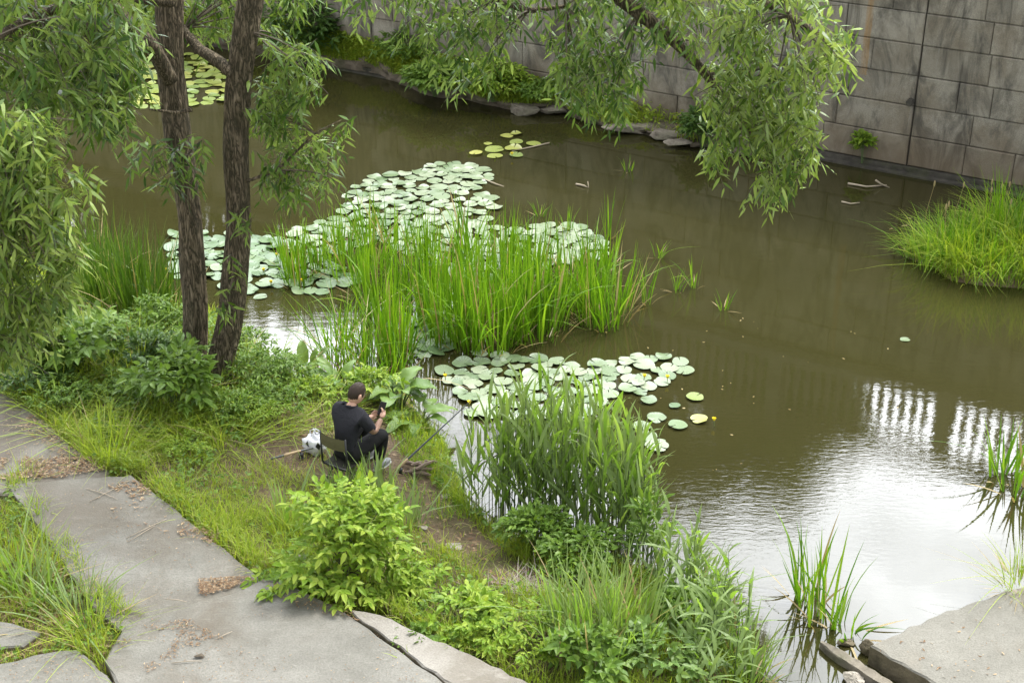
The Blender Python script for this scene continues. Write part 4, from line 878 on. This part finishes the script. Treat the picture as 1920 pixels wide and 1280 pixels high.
# ================================================================== GRASS AND LITTER ON THE BANK
DIRT = [(470,850),(540,770),(640,735),(715,745),(735,830),(775,870),(850,925),(900,985),(960,1050),(1040,1095),(1010,1135),(930,1120),(850,1040),(770,985),(650,925),(540,900)]
DW = [tuple(G(p[0], p[1], .27)[:2]) for p in DIRT]
TRAIL = [tuple(G(p[0], p[1], .35)[:2]) for p in [(195,610),(225,600),(250,640),(270,690),(235,690),(205,650)]]
def bank_pts(n, dmax=99, dmin=.03, dirt_keep=.10):
    x = rng.uniform(-9, 2.2, n); y = rng.uniform(5.2, 20, n); s = shore_dist(x, y); z = zt(x, y); px, py = to_px(x, y, z)
    ok = (s > dmin) & (s < dmax) & (px > -160) & (px < 1560) & (py < 1420)
    for w in SLW: ok &= ~in_poly(x, y, w)
    di = in_poly(x, y, DW) | in_poly(x, y, TRAIL); nz = fnoise(x, y, 2.2, 21)
    ok &= np.where(di, rng.uniform(0, 1, n) < dirt_keep*np.clip((nz-.42)*8, 0.1, 3), rng.uniform(0, 1, n) < np.clip((nz-.12)*4, .15, 1))
    return np.stack([x, y, z], 1)[ok], s[ok], px[ok], py[ok]
a = Acc(); P, s, px, py = bank_pts(330000); n = len(P)
h = rng.uniform(.05, .15, n)*(.35+2.4*fnoise(P[:, 0], P[:, 1], 1.6, 31)**2); az = rng.uniform(0, 2*PI, n)
blades(a, P, h, rng.uniform(.005, .010, n), az, np.abs(rng.normal(0, .35, n)), np.abs(rng.normal(.3, .25, n)), 3, 0)
P, s, px, py = bank_pts(14000, dirt_keep=.03); n = len(P)
blades(a, P, rng.uniform(.05, .22, n), .008, rng.uniform(0, 2*PI, n), np.abs(rng.normal(.3, .3, n)), np.abs(rng.normal(.3, .25, n)), 3, 1)
# taller grass along the slabs, below the willow and on the shore
P, s, px, py = bank_pts(120000, dirt_keep=0); nz = fnoise(P[:, 0], P[:, 1], 1.7, 41)
k = ((nz > .52) & ((px < 420) | (py > 950) | (s < .5))); P = P[k]; n = len(P)
blades(a, P, rng.uniform(.14, .36, n), rng.uniform(.007, .013, n), rng.uniform(0, 2*PI, n), np.abs(rng.normal(0, .28, n)), np.abs(rng.normal(.3, .2, n)), 4, 0)
for ln_, nn in (([(0,722),(62,768),(120,817),(172,862),(215,884),(245,886),(300,929),(345,965),(420,1023),(490,1080)], 2600), ([(700,1140),(790,1180),(880,1218),(1000,1278)], 700), ([(12,915),(60,975),(100,1025),(170,1125),(225,1172)], 900)):
    t = rng.uniform(0, 1, nn)*(len(ln_)-1); i_ = t.astype(int); f_ = (t-i_)[:, None]; ln_ = np.array(ln_, float); q = ln_[i_]*(1-f_)+ln_[i_+1]*f_
    P = np.array([G(x, y, .5) for x, y in q])+np.c_[rng.normal(.05, .06, nn), rng.normal(.05, .05, nn), np.zeros(nn)]
    kp = fnoise(P[:, 0], P[:, 1], 2.4, 81) > .40; P = P[kp]; m_ = len(P)
    blades(a, P, rng.uniform(.10, .26, m_), rng.uniform(.007, .012, m_), rng.uniform(0, 2*PI, m_), np.abs(rng.normal(.2, .25, m_)), np.abs(rng.normal(.4, .2, m_)), 4, 0)
    kd = rng.uniform(0, 1, m_) < .25; blades(a, P[kd], rng.uniform(.08, .2, kd.sum()), .007, rng.uniform(0, 2*PI, kd.sum()), .6, .3, 3, 1)
# bright low turf at the water's edge before the angler
P, s, px, py = bank_pts(160000, dmax=.62, dmin=-.02, dirt_keep=.4); k = (px > 730) & (px < 900) & (py > 770) & (py < 975); P = P[k]; n = len(P)
blades(a, P, rng.uniform(.07, .17, n), .008, rng.uniform(0, 2*PI, n), np.abs(rng.normal(0, .3, n)), np.abs(rng.normal(.3, .25, n)), 3, 2)
tag(a.build('grass', [M['grass'], M['drygrass'], M['sedge']]), kind='stuff')
a = Acc(); P, s, px, py = bank_pts(90000, dirt_keep=.02); nz = fnoise(P[:, 0], P[:, 1], 2.6, 51); k = (nz > .50) & ((px < 480) | (s < 1.3) | (py > 1000)); P = P[k]; n = len(P)
P[:, 2] += rng.uniform(.02, .17, n); Ls = rng.uniform(.03, .07, n); leaves(a, P, rdir(n, -.3, .4), rdir(n, .6, 1), Ls, Ls*.6, .2, 0, True)
tag(a.build('ground_cover', M['herb']), kind='stuff')
# grass on the far bank
n = 46000; ti = rng.uniform(0, cl[-1]*.97, n); fr = rng.uniform(.0, 1, n); P = far_pt(ti, fr); kk = rng.uniform(0, 1, n) < np.clip(1.35-1.35*(ti/cl[-1]-.70)*4, .08, 1)*np.clip((fnoise(ti, fr*3, 1.5, 61)-.25)*4, 0, 1); P = P[kk]; n = len(P)
a = Acc(); blades(a, P, rng.uniform(.10, .30, n), rng.uniform(.012, .024, n), rng.uniform(0, 2*PI, n), np.abs(rng.normal(0, .4, n)), np.abs(rng.normal(.3, .25, n)), 3, 0)
Q = P[rng.uniform(0, 1, n) < .55]; m = len(Q); Q[:, 2] += rng.uniform(.02, .25, m); Ls = rng.uniform(.05, .11, m); leaves(a, Q, rdir(m, -.4, .3), rdir(m, .5, 1), Ls, Ls*.6, .2, 0, True)
tag(a.build('grass', [M['grass']]), kind='stuff')
# litter: dry leaves, seeds, chips
def litter_on(poly_px, n, z, ls, mi=0, dens=None):
    q = poly_sample(poly_px, n); P = np.array([G(x, y, z) for x, y in q]); n = len(P)
    if dens:
        k = fnoise(P[:, 0], P[:, 1], dens, 71) > .5; P = P[k]; n = len(P)
    P[:, 2] += rng.uniform(.003, .012, n); Ls = rng.uniform(*ls, n); leaves(a, P, rdir(n, -.02, .12), rdir(n, .75, 1), Ls, Ls*rng.uniform(.12, .4, n), .02, mi)
a = Acc()
litter_on([(372,1085),(465,1080),(480,1086),(440,1100),(375,1116)], 900, .575, (.015,.04))
litter_on([(240,890),(300,930),(345,966),(300,950),(200,915)], 320, .57, (.02,.06), 0, 2)
litter_on([(200,950),(290,930),(320,1000),(250,1020)], 60, .57, (.02,.06), 0, 2); litter_on([(340,975),(410,1000),(400,1020),(330,1000)], 160, .575, (.02,.05))
litter_on([(0,860),(160,855),(200,880),(100,895),(0,900)], 1500, .54, (.02,.06), 0, 1.6); litter_on([(60,770),(170,862),(130,866),(30,800)], 500, .54, (.015,.05), 0, 1.5)
litter_on([(215,1185),(350,1160),(430,1200),(330,1270),(230,1260)], 1700, .605, (.01,.035), 0, 1.5); litter_on([(250,1150),(900,1284),(300,1300)], 150, .605, (.01,.03))
litter_on([(0,1110),(100,1110),(190,1180),(200,1230),(120,1215),(60,1225),(0,1235)], 1500, .50, (.02,.07), 0)
litter_on([(700,1180),(850,1280),(830,1284),(690,1190)], 160, .56, (.012,.03)); litter_on([(1640,1215),(1900,1110),(1920,1280),(1760,1280)], 60, .222, (.01,.05))
x = rng.uniform(-4, 1, 9000); y = rng.uniform(7, 14.5, 9000); k = in_poly(x, y, DW); x, y = x[k], y[k]; n = len(x); P = np.stack([x, y, zt(x, y)+.006], 1); Ls = rng.uniform(.015, .08, n)
leaves(a, P, rdir(n, -.05, .15), rdir(n, .7, 1), Ls, Ls*rng.uniform(.1, .4, n), .02)
litter_on([(245,900),(487,1083),(240,1150),(100,1030),(30,920)], 420, .567, (.008,.03)); litter_on([(490,1090),(650,1150),(820,1284),(240,1284),(230,1180)], 700, .607, (.008,.03), 0, 1.2)
litter_on([(0,740),(170,868),(10,900)], 500, .537, (.008,.03)); litter_on([(480,1080),(650,1140),(700,1170),(560,1140)], 260, .607, (.01,.04)); litter_on([(0,1250),(140,1220),(220,1284),(0,1284)], 200, .567, (.008,.03))
tag(a.build('leaf_litter', M['litter']), kind='stuff')
rock('litter_clod', G(374,1228,.62), (.06,.03,.02), M['twig'], 'dark brown bark scrap lying on the raised slab', 'bark scrap', None, 2)
for px, py, l, an in ((565/2.74+0, 920, .5, .9), (190, 925, .42, -.5), (275, 990, .45, .8), (265, 1000, .34, .95), (330, 1125, .2, -.2), (350, 1240, .25, .1), (420, 1190, .16, .7)):
    z_ = .566 if py < 1110 else .606; c = G(px, py, z_+.006); dd = np.array((math.cos(an), math.sin(an), 0))*l/2; a = Acc(); a.tube([-dd, dd*.1+np.array((.01, .0, .008)), dd], [.003, .004, .002], 5)
    tag(a.build('dry_twig', M['deadwood'], None, True, c), 'thin dry reddish twig lying on the concrete path slabs', 'twig', 'dry twigs on the path slabs')
# driftwood pile and stones on the dirt path
t = thing('driftwood_pile', 'heap of brown rotten wood on the bank between the rod and the bright turf', 'driftwood', B(782,885))
for i in range(9):
    an = random.uniform(-.5, .6); l = random.uniform(.12, .26); c = np.array((random.uniform(-.12,.12), random.uniform(-.1,.1), .03+.018*i*.6)); dd = np.array((math.cos(an), math.sin(an), random.uniform(-.15,.15)))*l/2
    a = Acc(); a.tube([c-dd, c+np.array((0,0,.01)), c+dd], [.015,.024,.012], 6); a.build('stick', plain('rotten_wood', (.13,.095,.07), .9, var=.4) if i == 0 else bpy.data.materials['rotten_wood'], t)
for px, py, r, sd, lab in ((790,990,(.10,.07,.04),11,'pale grey stone on the dirt path left of the tall reeds'),(850,1024,(.13,.08,.03),12,'flat grey stone in the middle of the dirt path'),(835,930,(.10,.07,.03),13,'brownish stone near the upper end of the dirt path'),(558,1047,(.10,.07,.05),14,'white stone half hidden in grass left of the large bright bush')):
    rock('path_stone', B(px, py), r, M['rock'], lab, 'stone', None, sd)
t = thing('dead_reed_heap', 'grey heap of dead reed stalks at the lower end of the dirt path', 'reed straw', B(1000,1110)); a = Acc(); n = 150
blades(a, np.stack([rng.normal(0,.16,n), rng.normal(0,.1,n), rng.uniform(0,.04,n)], 1), rng.uniform(.12,.34,n), .009, rng.uniform(0,2*PI,n), rng.uniform(.85,.99,n), .05, 3)
a.build('stalks', leafmat('grey_straw', [(.16,.13,.11),(.24,.2,.17),(.34,.3,.26)], .1, .7), t)
# floating and standing sticks
def stick(name, pts, r, label, cat='twig', mat='deadwood'):
    a = Acc(); o = np.array(pts[0]); a.tube(np.array(pts)-o, np.linspace(r, r*.5, len(pts)), 6); tag(a.build(name, M[mat], None, True, o), label, cat)
stick('floating_twig', [G(1590,344,.02), G(1625,350,.03), G(1662,347,.02)], .02, 'bare pale twig floating below the stone wall left of the islet')
stick('floating_twig', [G(1642,338,.12), G(1652,345,.05), G(1668,352,.0)], .018, 'forked twig end crossing the bare floating twig')
stick('floating_twig', [G(1578,378,.02), G(1595,382,.02), G(1612,380,.02)], .015, 'short pale stick floating nearer than the bare twig')
stick('floating_twig', [G(1080,345,.02), G(1095,348,.03), G(1104,352,.0), G(1102,340,.1)], .016, 'small crooked twig sticking out of mid river above the sedges')
stick('floating_twig', [G(905,335,.02), G(930,345,.03), G(945,350,.0)], .014, 'straw coloured twig floating right of the large pad patch')
stick('floating_twig', [G(1030,268,.02), G(1000,275,.02), G(960,283,.02)], .014, 'long thin twig lying across the yellow pad cluster')
stick('broken_stem', [G(1042,600,.0), G(1030,632,.25)], .008, 'broken dry stem leaning out at the front right of the sedge bed')
stick('leaning_stick', [G(862,905,.05), G(905,868,.3), G(1000,815,.75)], .011, 'thin dark stick leaning over the water left of the tall reeds', 'stick', 'twig')
for i, (px, py) in enumerate(((1690,425),(1698,470),(1710,410),(1672,428))):
    a = Acc(); a.add([(0,0,.008),(.09,.01,.012),(.10,.03,.02),(.02,.035,.01)], np.array([[0,1,2,3]])); a.add([(0,0,.002),(.09,.01,.006),(.10,.03,.012),(.02,.035,.004)], np.array([[3,2,1,0]]))
    o = a.build('reed_scrap', M['drygrass'], None, False, G(px, py)); o.rotation_euler.z = i*1.3; tag(o, 'pale reed scrap floating left of the grassy islet', 'reed scrap', 'reed scraps by the islet')

q = poly_sample([(1000,640),(1250,520),(1700,600),(1700,760),(1300,900),(1260,860),(1180,640)], 34); a = Acc(); P = np.array([G(x, y, .006) for x, y in q]); Ls = rng.uniform(.015, .045, 34)
leaves(a, P, rdir(34, -.02, .05), rdir(34, .9, 1), Ls, Ls*.5, 0); tag(a.build('floating_seeds', M['drygrass']), kind='stuff')
# ================================================================== THE ANGLER
FA = R(57)                                                     # heading of the body
pp = np.array((-1.72, 12.60)); zb = float(zt(pp[:1], pp[1:])[0])
def skin(verts, edges, rad, root=0, sub=2):
    me = bpy.data.meshes.new('skin_tmp'); me.from_pydata([tuple(v) for v in verts], edges, []); o = bpy.data.objects.new('skin_tmp', me); COL.objects.link(o)
    o.modifiers.new('s', 'SKIN'); sv = me.skin_vertices[0].data
    for i, r in enumerate(rad): sv[i].radius = (r, r) if np.ndim(r) == 0 else r; sv[i].use_root = (i == root)
    m2 = o.modifiers.new('d', 'SUBSURF'); m2.levels = sub; m2.render_levels = sub
    dg = bpy.context.evaluated_depsgraph_get(); dg.update(); ev = o.evaluated_get(dg); mm = bpy.data.meshes.new_from_object(ev)
    V = np.array([v.co[:] for v in mm.vertices]); Fs = [tuple(p.vertices) for p in mm.polygons]
    bpy.data.objects.remove(o); bpy.data.meshes.remove(me); bpy.data.meshes.remove(mm)
    by = {}
    for f in Fs: by.setdefault(len(f), []).append(f)
    return V, [np.array(v) for v in by.values()]
M['skin'] = plain('skin', (.50,.30,.21), .5, .4, 0, .06); M['hair'] = plain('hair', (.028,.017,.010), .6, .3, 0, .5, 60)
def cloth(name, col):
    b = MatB(name); v = b.coord('Object'); n1 = b.noise(v, 7, 4, .6, .8); n2 = b.noise(v, 300, 2)
    c = b.mix(n1, tuple(x*.85 for x in col), tuple(x*1.2 for x in col)); return b.done(b.bsdf(c, .9, .2, b.math('ADD', b.math('MULTIPLY', n1, 1.0), b.math('MULTIPLY', n2, .05)), .6, .03))
M['shirt'] = cloth('black_cotton', (.020,.020,.024)); M['trousers'] = cloth('black_twill', (.012,.012,.012)); M['shoe'] = plain('shoe_grey', (.22,.22,.225), .7); M['sole'] = plain('sole', (.42,.42,.40), .7)
person = thing('person', 'young man in black t-shirt seated on a folding chair, bent over a phone', 'person', (pp[0], pp[1], zb), FA-PI/2); person.scale = (.96,)*3
# joints (x right, y ahead, z up)
hip, sp1, sp2, sp3, nk = (0,0,.38), (0,-.005,.49), (0,.025,.64), (0,.085,.785), (.006,.135,.875)
hb = (.015,.165,.92)
rs, re, rwv = (.158,.105,.805), (.225,.22,.565), (.18,.41,.64); ls_, le, lw = (-.158,.115,.805), (-.24,.21,.57), (.0,.39,.58)
rh, rk, ra = (.095,.03,.36), (.20,.42,.47), (.14,.36,.09); lh, lk, la = (-.095,.03,.36), (-.15,.45,.46), (-.10,.50,.09)
bv = [hip, sp1, sp2, sp3, nk, hb, rs, re, rwv, ls_, le, lw, rh, rk, ra, lh, lk, la, (.145,.46,.05), (-.10,.60,.05)]
be = [(0,1),(1,2),(2,3),(3,4),(4,5),(3,6),(6,7),(7,8),(3,9),(9,10),(10,11),(0,12),(12,13),(13,14),(0,15),(15,16),(16,17),(14,18),(17,19)]
br = [(.11,.08),(.10,.075),(.10,.07),(.085,.06),.048,.050,.046,.042,.028,.046,.042,.028,.085,.058,.04,.085,.058,.04,.032,.032]
A = Acc(); V, Fs = skin(bv, be, br); A.add(V, Fs)
# hands: palm and five bent fingers each
def hand(w, d, palm_n, side):
    w = np.array(w); d = nrm(np.array(d, float)); pn = nrm(np.array(palm_n, float)); sd = np.cross(d, pn)*side
    vs = [w, w+d*.045, w+d*.085]; V, Fs = skin(vs, [(0,1),(1,2)], [(.026,.020),(.038,.017),(.036,.014)], 0, 1); A.add(V, Fs)
    for k, (o_, l_) in enumerate(((-.028,.062),(-.009,.074),(.010,.070),(.028,.055))):
        b0 = w+d*.07+sd*o_; c1 = b0+d*l_*.5+pn*.006; c2 = c1+(d*.45+pn*.8)*l_*.33; c3 = c2+(d*-.1+pn)*l_*.28
        V, Fs = skin([b0, c1, c2, c3], [(0,1),(1,2),(2,3)], [.0095,.009,.0085,.007], 0, 1); A.add(V, Fs)
    b0 = w+d*.03-sd*.028; c1 = b0+(d*.6-sd*.7+pn*.4)*.035; c2 = c1+(d*.8-sd*.1+pn*.6)*.03
    V, Fs = skin([b0, c1, c2], [(0,1),(1,2)], [.012,.010,.008], 0, 1); A.add(V, Fs)
hand(rwv, (-.2,.75,.5), (-.95,.1,-.1), 1); hand(lw, (.45,.7,.45), (.6,-.1,.75), -1)
# head turned to the right and bowed
hc = Vector((.022,.205,.995)); HM = Matrix.Translation(hc) @ Matrix.Rotation(R(-16), 4, 'Z') @ Matrix.Rotation(R(-30), 4, 'X')
def headf(d):
    x, y, z = d; sx = .076*(1-.22*max(0, -z)**1.2); p = np.array((x*sx, y*.098, z*.118))
    if z < 0: p[1] += .014*(-z)*(1 if y > 0 else .2)
    if y > .5: p[1] -= .006*(1 if .05 < z < .3 and abs(x) > .15 else 0)
    nz = math.exp(-((x/.16)**2+((z+.15)/.22)**2))*(y > .3); p[1] += .024*nz
    lp = math.exp(-((x/.3)**2+((z+.52)/.1)**2))*(y > .3); p[1] += .006*lp
    return p
hA = Acc(); hA.sphere((0,0,0), (1,1,1), 32, 24, 0, headf)
for sx in (-1, 1): hA.sphere((sx*.079,-.008,-.012), (.012,.019,.032), 10, 8)
V = np.array([(HM @ Vector(v))[:] for v in np.concatenate(hA.v)]); n0 = A.n; A.v.append(V); A.n += len(V)
for f in hA.f: A.f.append(f+n0); A.m.append(np.zeros(len(f), int))
body = A.build('body', M['skin'], person, True)
def hairf(d):
    p = headf(d)*1.055; p[2] += .004+.004*math.sin(17*d[0]+9*d[1]); return p
hA = Acc(); hA.sphere((0,0,0), (1,1,1), 40, 30, 0, hairf); V = np.concatenate(hA.v); f = hA.f[0]; c = V[f].mean(1)
lim = np.where(c[:, 1] > .045, .055, np.where(c[:, 1] > .005, -.005, np.interp(c[:, 1], [-.1, .005], [-.085, -.03]))); keep = c[:, 2] > lim; hA.f = [f[keep]]; hA.m = [hA.m[0][keep]]
hA.v = [np.array([(HM @ Vector(v))[:] for v in V])]; hA.build('hair', M['hair'], person, True)
for sx in (-1, 1):
    a = Acc(); p = HM @ Vector((sx*.03, .088, .012)); a.sphere(p, (.010,.010,.008), 8, 6); a.build('eye', plain('eye', (.03,.02,.015), .2) if sx < 0 else bpy.data.materials['eye'], person, True)
# t-shirt and trousers grown from the same joints, a little fuller, cut at neck, sleeves, waist and ankles
def garment(radii, keep, name, mat, skip):
    V, Fs = skin(bv, be, radii); a = Acc(); out = []; SA = np.array([bv[e[0]] for e in be]); SB = np.array([bv[e[1]] for e in be])
    for f in Fs:
        C = V[f].mean(1); d = []; tt = []
        for p, q in zip(SA, SB):
            t_ = np.clip(((C-p)@(q-p))/((q-p)@(q-p)), 0, 1); d.append(np.linalg.norm(C-p-t_[:, None]*(q-p), axis=1)); tt.append(t_)
        d = np.array(d); d[list(skip)] = 9; k = d.argmin(0); t_ = np.array(tt)[k, np.arange(len(C))]; f = f[keep(k, t_, C)]
        if len(f): out.append(f)
    a.add(V, out); return a.build(name, mat, person, True)
br2 = [(.15,.115),(.142,.11),(.148,.112),(.125,.10),.072,.05,.082,.058,.03,.082,.058,.03,.10,.07,.05,.10,.07,.05,.03,.03]
br2[7] = br2[10] = .066
garment(br2, lambda k, t, C: ((k <= 3) & (C[:, 2] < .90-.06*(.135-C[:, 1])) | np.isin(k, (5, 8)) | (np.isin(k, (6, 9)) & (t < .72))) & (C[:, 2] > .33) & ~((C[:, 1] > .14) & (C[:, 2] < .46)), 'shirt', M['shirt'], range(11, 19))
a = Acc(); cA = np.linspace(0, 2*PI, 19); a.tube(np.stack([.006+.064*np.cos(cA), .128+.060*np.sin(cA), .882+.016*np.sin(cA+PI)], 1), .011, 8); a.build('collar', M['shirt'], person, True)
br3 = [(.145,.11),(.13,.10),(.10,.07),(.085,.06),.048,.05,.046,.042,.028,.046,.042,.028,.112,.083,.062,.112,.083,.062,.03,.03]
garment(br3, lambda k, t, C: ((k == 0) & (C[:, 2] < .46)) | np.isin(k, (11, 12, 14, 15)) | (np.isin(k, (13, 16)) & (t < .9)), 'trousers', M['trousers'], range(4, 11))
for (x, y), rz in (((.145,.43), -.1), ((-.10,.57), .1)):
    a = Acc()
    a.sphere((0,0,.045), (1,1,1), 16, 10, 0, lambda d: np.array((d[0]*.046*(1+.15*d[1]), d[1]*.135, d[2]*.05*(1-.35*max(0, d[1]))))); a.sphere((0,-.05,.085), (.042,.055,.045), 12, 8)
    a.sphere((0,0,.012), (1,1,1), 16, 6, 1, lambda d: np.array((d[0]*.052, d[1]*.142, d[2]*.014)))
    o = a.build('shoe', [M['shoe'], M['sole']], person, True, (x, y, .0)); o.rotation_euler.z = rz
mw = Matrix.Translation((pp[0], pp[1], zb)) @ Matrix.Rotation(FA-PI/2, 4, 'Z') @ Matrix.Scale(.96, 4)
# phone in the right hand
a = Acc(); a.box((-.037,-.005,-.075), (.037,.005,.075)); ph = a.build('phone', plain('phone_black', (.012,.012,.014), .25, .5)); bv_ = ph.modifiers.new('b', 'BEVEL'); bv_.width = .004; bv_.segments = 2
ph.matrix_world = mw @ Matrix.Translation((.13,.49,.71)) @ Matrix.Rotation(R(8), 4, 'Z') @ Matrix.Rotation(R(-40), 4, 'X'); tag(ph, 'black mobile phone held in the hands of the seated man', 'phone')
# folding chair
ch = thing('folding_chair', 'low folding camping chair with olive backrest and black tube frame under the man', 'chair', (pp[0], pp[1], zb), FA-PI/2); ch.scale = (.92, .92, .99)
M['tube'] = plain('black_tube', (.015,.015,.016), .4, .5); M['olive'] = cloth('olive_canvas', (.10,.092,.045)); M['canvas_dark'] = cloth('dark_canvas', (.03,.03,.022))
a = Acc(); w = .175; n = 9; V = []
for i in range(n):
    x = -w+2*w*i/(n-1); y = -.205-.035*(1-(x/w)**2)
    for z, o_ in ((.50,0),(.55,-.008),(.60,-.004),(.635,0)): V.append((x, y+o_, z))
Q = [(i*4+k, i*4+k+1, (i+1)*4+k+1, (i+1)*4+k) for i in range(n-1) for k in range(3)]; a.add(V, np.array(Q))
a.add([(v[0], v[1]+.008, v[2]) for v in V], np.array(Q)[:, ::-1]); a.build('backrest', M['olive'], ch, True)
a = Acc(); V = []
for i in range(7):
    for j in range(7):
        x = -.17+.34*i/6; y = -.18+.36*j/6; V.append((x, y, .27-.03*math.cos(x/.17*PI/2)))
Q = [(i*7+j, i*7+j+1, (i+1)*7+j+1, (i+1)*7+j) for i in range(6) for j in range(6)]; a.add(V, np.array(Q)[:, ::-1]); a.add([(v[0], v[1], v[2]-.01) for v in V], np.array(Q)); a.build('seat', M['canvas_dark'], ch, True)
for sx in (-1, 1):
    x = sx*.178
    for pts in ([(x,-.205,.645),(x,-.20,.29),(x,-.1,.18),(x,.20,.012)], [(x*.97,.19,.28),(x*.97,.0,.15),(x*.97,-.22,.012)]):
        a = Acc(); a.tube(pts, .011, 8); a.build('leg', M['tube'], ch, True)
for y, z in ((-.22,.012),(.2,.012),(.19,.28),(-.20,.27)):
    a = Acc(); a.tube([(-.176,y,z),(.176,y,z)], .011, 8); a.build('crossbar', M['tube'], ch, True)
# white plastic bag
bg = thing('plastic_bag', 'crumpled white plastic bag beside the chair', 'bag', B(592,848)); a = Acc()
def bagf(d):
    k = 1+.12*math.sin(7*d[0]+3*d[2])*math.sin(6*d[1]+2)+.07*math.sin(15*d[2]+5*d[0]); top = max(0, d[2]-.5)*2
    return np.array((d[0]*.135*k*(1-.6*top), d[1]*.11*k*(1-.6*top), d[2]*.125*k+.11))
a.sphere((0,0,0), (1,1,1), 30, 20, 0, bagf); a.build('bag_body', plain('white_plastic', (.62,.62,.64), .35, .5), bg, True)
a = Acc()
for s_ in (-1, 1): a.tube([(s_*.03,0,.21),(s_*.05,.02,.26),(s_*.01,.03,.28),(s_*-.02,.01,.22)], .008, 5)
a.build('handle', bpy.data.materials['white_plastic'], bg, True)
a = Acc(); a.add([(.06,-.118,.10),(.02,-.13,.15),(.05,-.12,.2),(.075,-.112,.15)], np.array([[0,1,2,3]])); a.add([(-.05,-.119,.14),(-.09,-.10,.17),(-.06,-.105,.21)], np.array([[0,1,2]])); a.build('print', M['tube'], bg)
# fishing rods
def rod(label, pts, r0, r1, reel_at, grip):
    t = thing('fishing_rod', label, 'fishing rod', pts[0]); P = np.array(pts)-np.array(pts[0]); tn = np.linspace(0, 1, 24); tt_ = np.linspace(0, 1, len(P)); Q = np.stack([np.interp(tn, tt_, P[:, i]) for i in range(3)], 1)
    a = Acc(); a.tube(Q, np.linspace(r0, r1, 24), 8); a.build('blank', plain('rod_blank', (.05,.055,.065), .3, .6) if 'rod_blank' not in bpy.data.materials else bpy.data.materials['rod_blank'], t, True)
    g0, g1 = grip; k = np.linspace(g0, g1, 6); G_ = np.stack([np.interp(k, tn, Q[:, i]) for i in range(3)], 1)
    a = Acc(); a.tube(G_, [.013,.016,.015,.016,.015,.013], 10); a.build('grip', plain('cork', (.40,.29,.17), .8) if 'cork' not in bpy.data.materials else bpy.data.materials['cork'], t, True)
    c = np.array([np.interp(reel_at, tn, Q[:, i]) for i in range(3)]); a = Acc(); a.tube([c+(0,0,.0), c+(0,0,-.03)], .007, 6); a.lathe([(.012,-.09),(.026,-.085),(.022,-.06),(.026,-.035),(.012,-.03)], 12, c)
    a.tube([c+(.0,-.02,-.06), c+(.02,-.06,-.06), c+(.05,-.06,-.05)], .005, 6); a.build('reel', M['tube'], t, True)
    for kk in (.5, .7, .88, 1.0):
        c = np.array([np.interp(kk, tn, Q[:, i]) for i in range(3)]); a = Acc(); a.tube([c, c+(0,0,-.02)], .003, 5); a.build('guide', M['tube'], t)
rod('fishing rod propped up at the bank and reaching out over the water', [B(742,886)+(0,0,.03), G(886,748,.95)], .013, .004, .06, (.0, .16))
rod('fishing rod lying on the bare earth behind the chair', [B(508,868)+(0,0,.05), B(560,861)+(0,0,.10), B(620,850)+(0,0,.12), B(700,838)+(0,0,.14)], .012, .008, .36, (.16, .36))
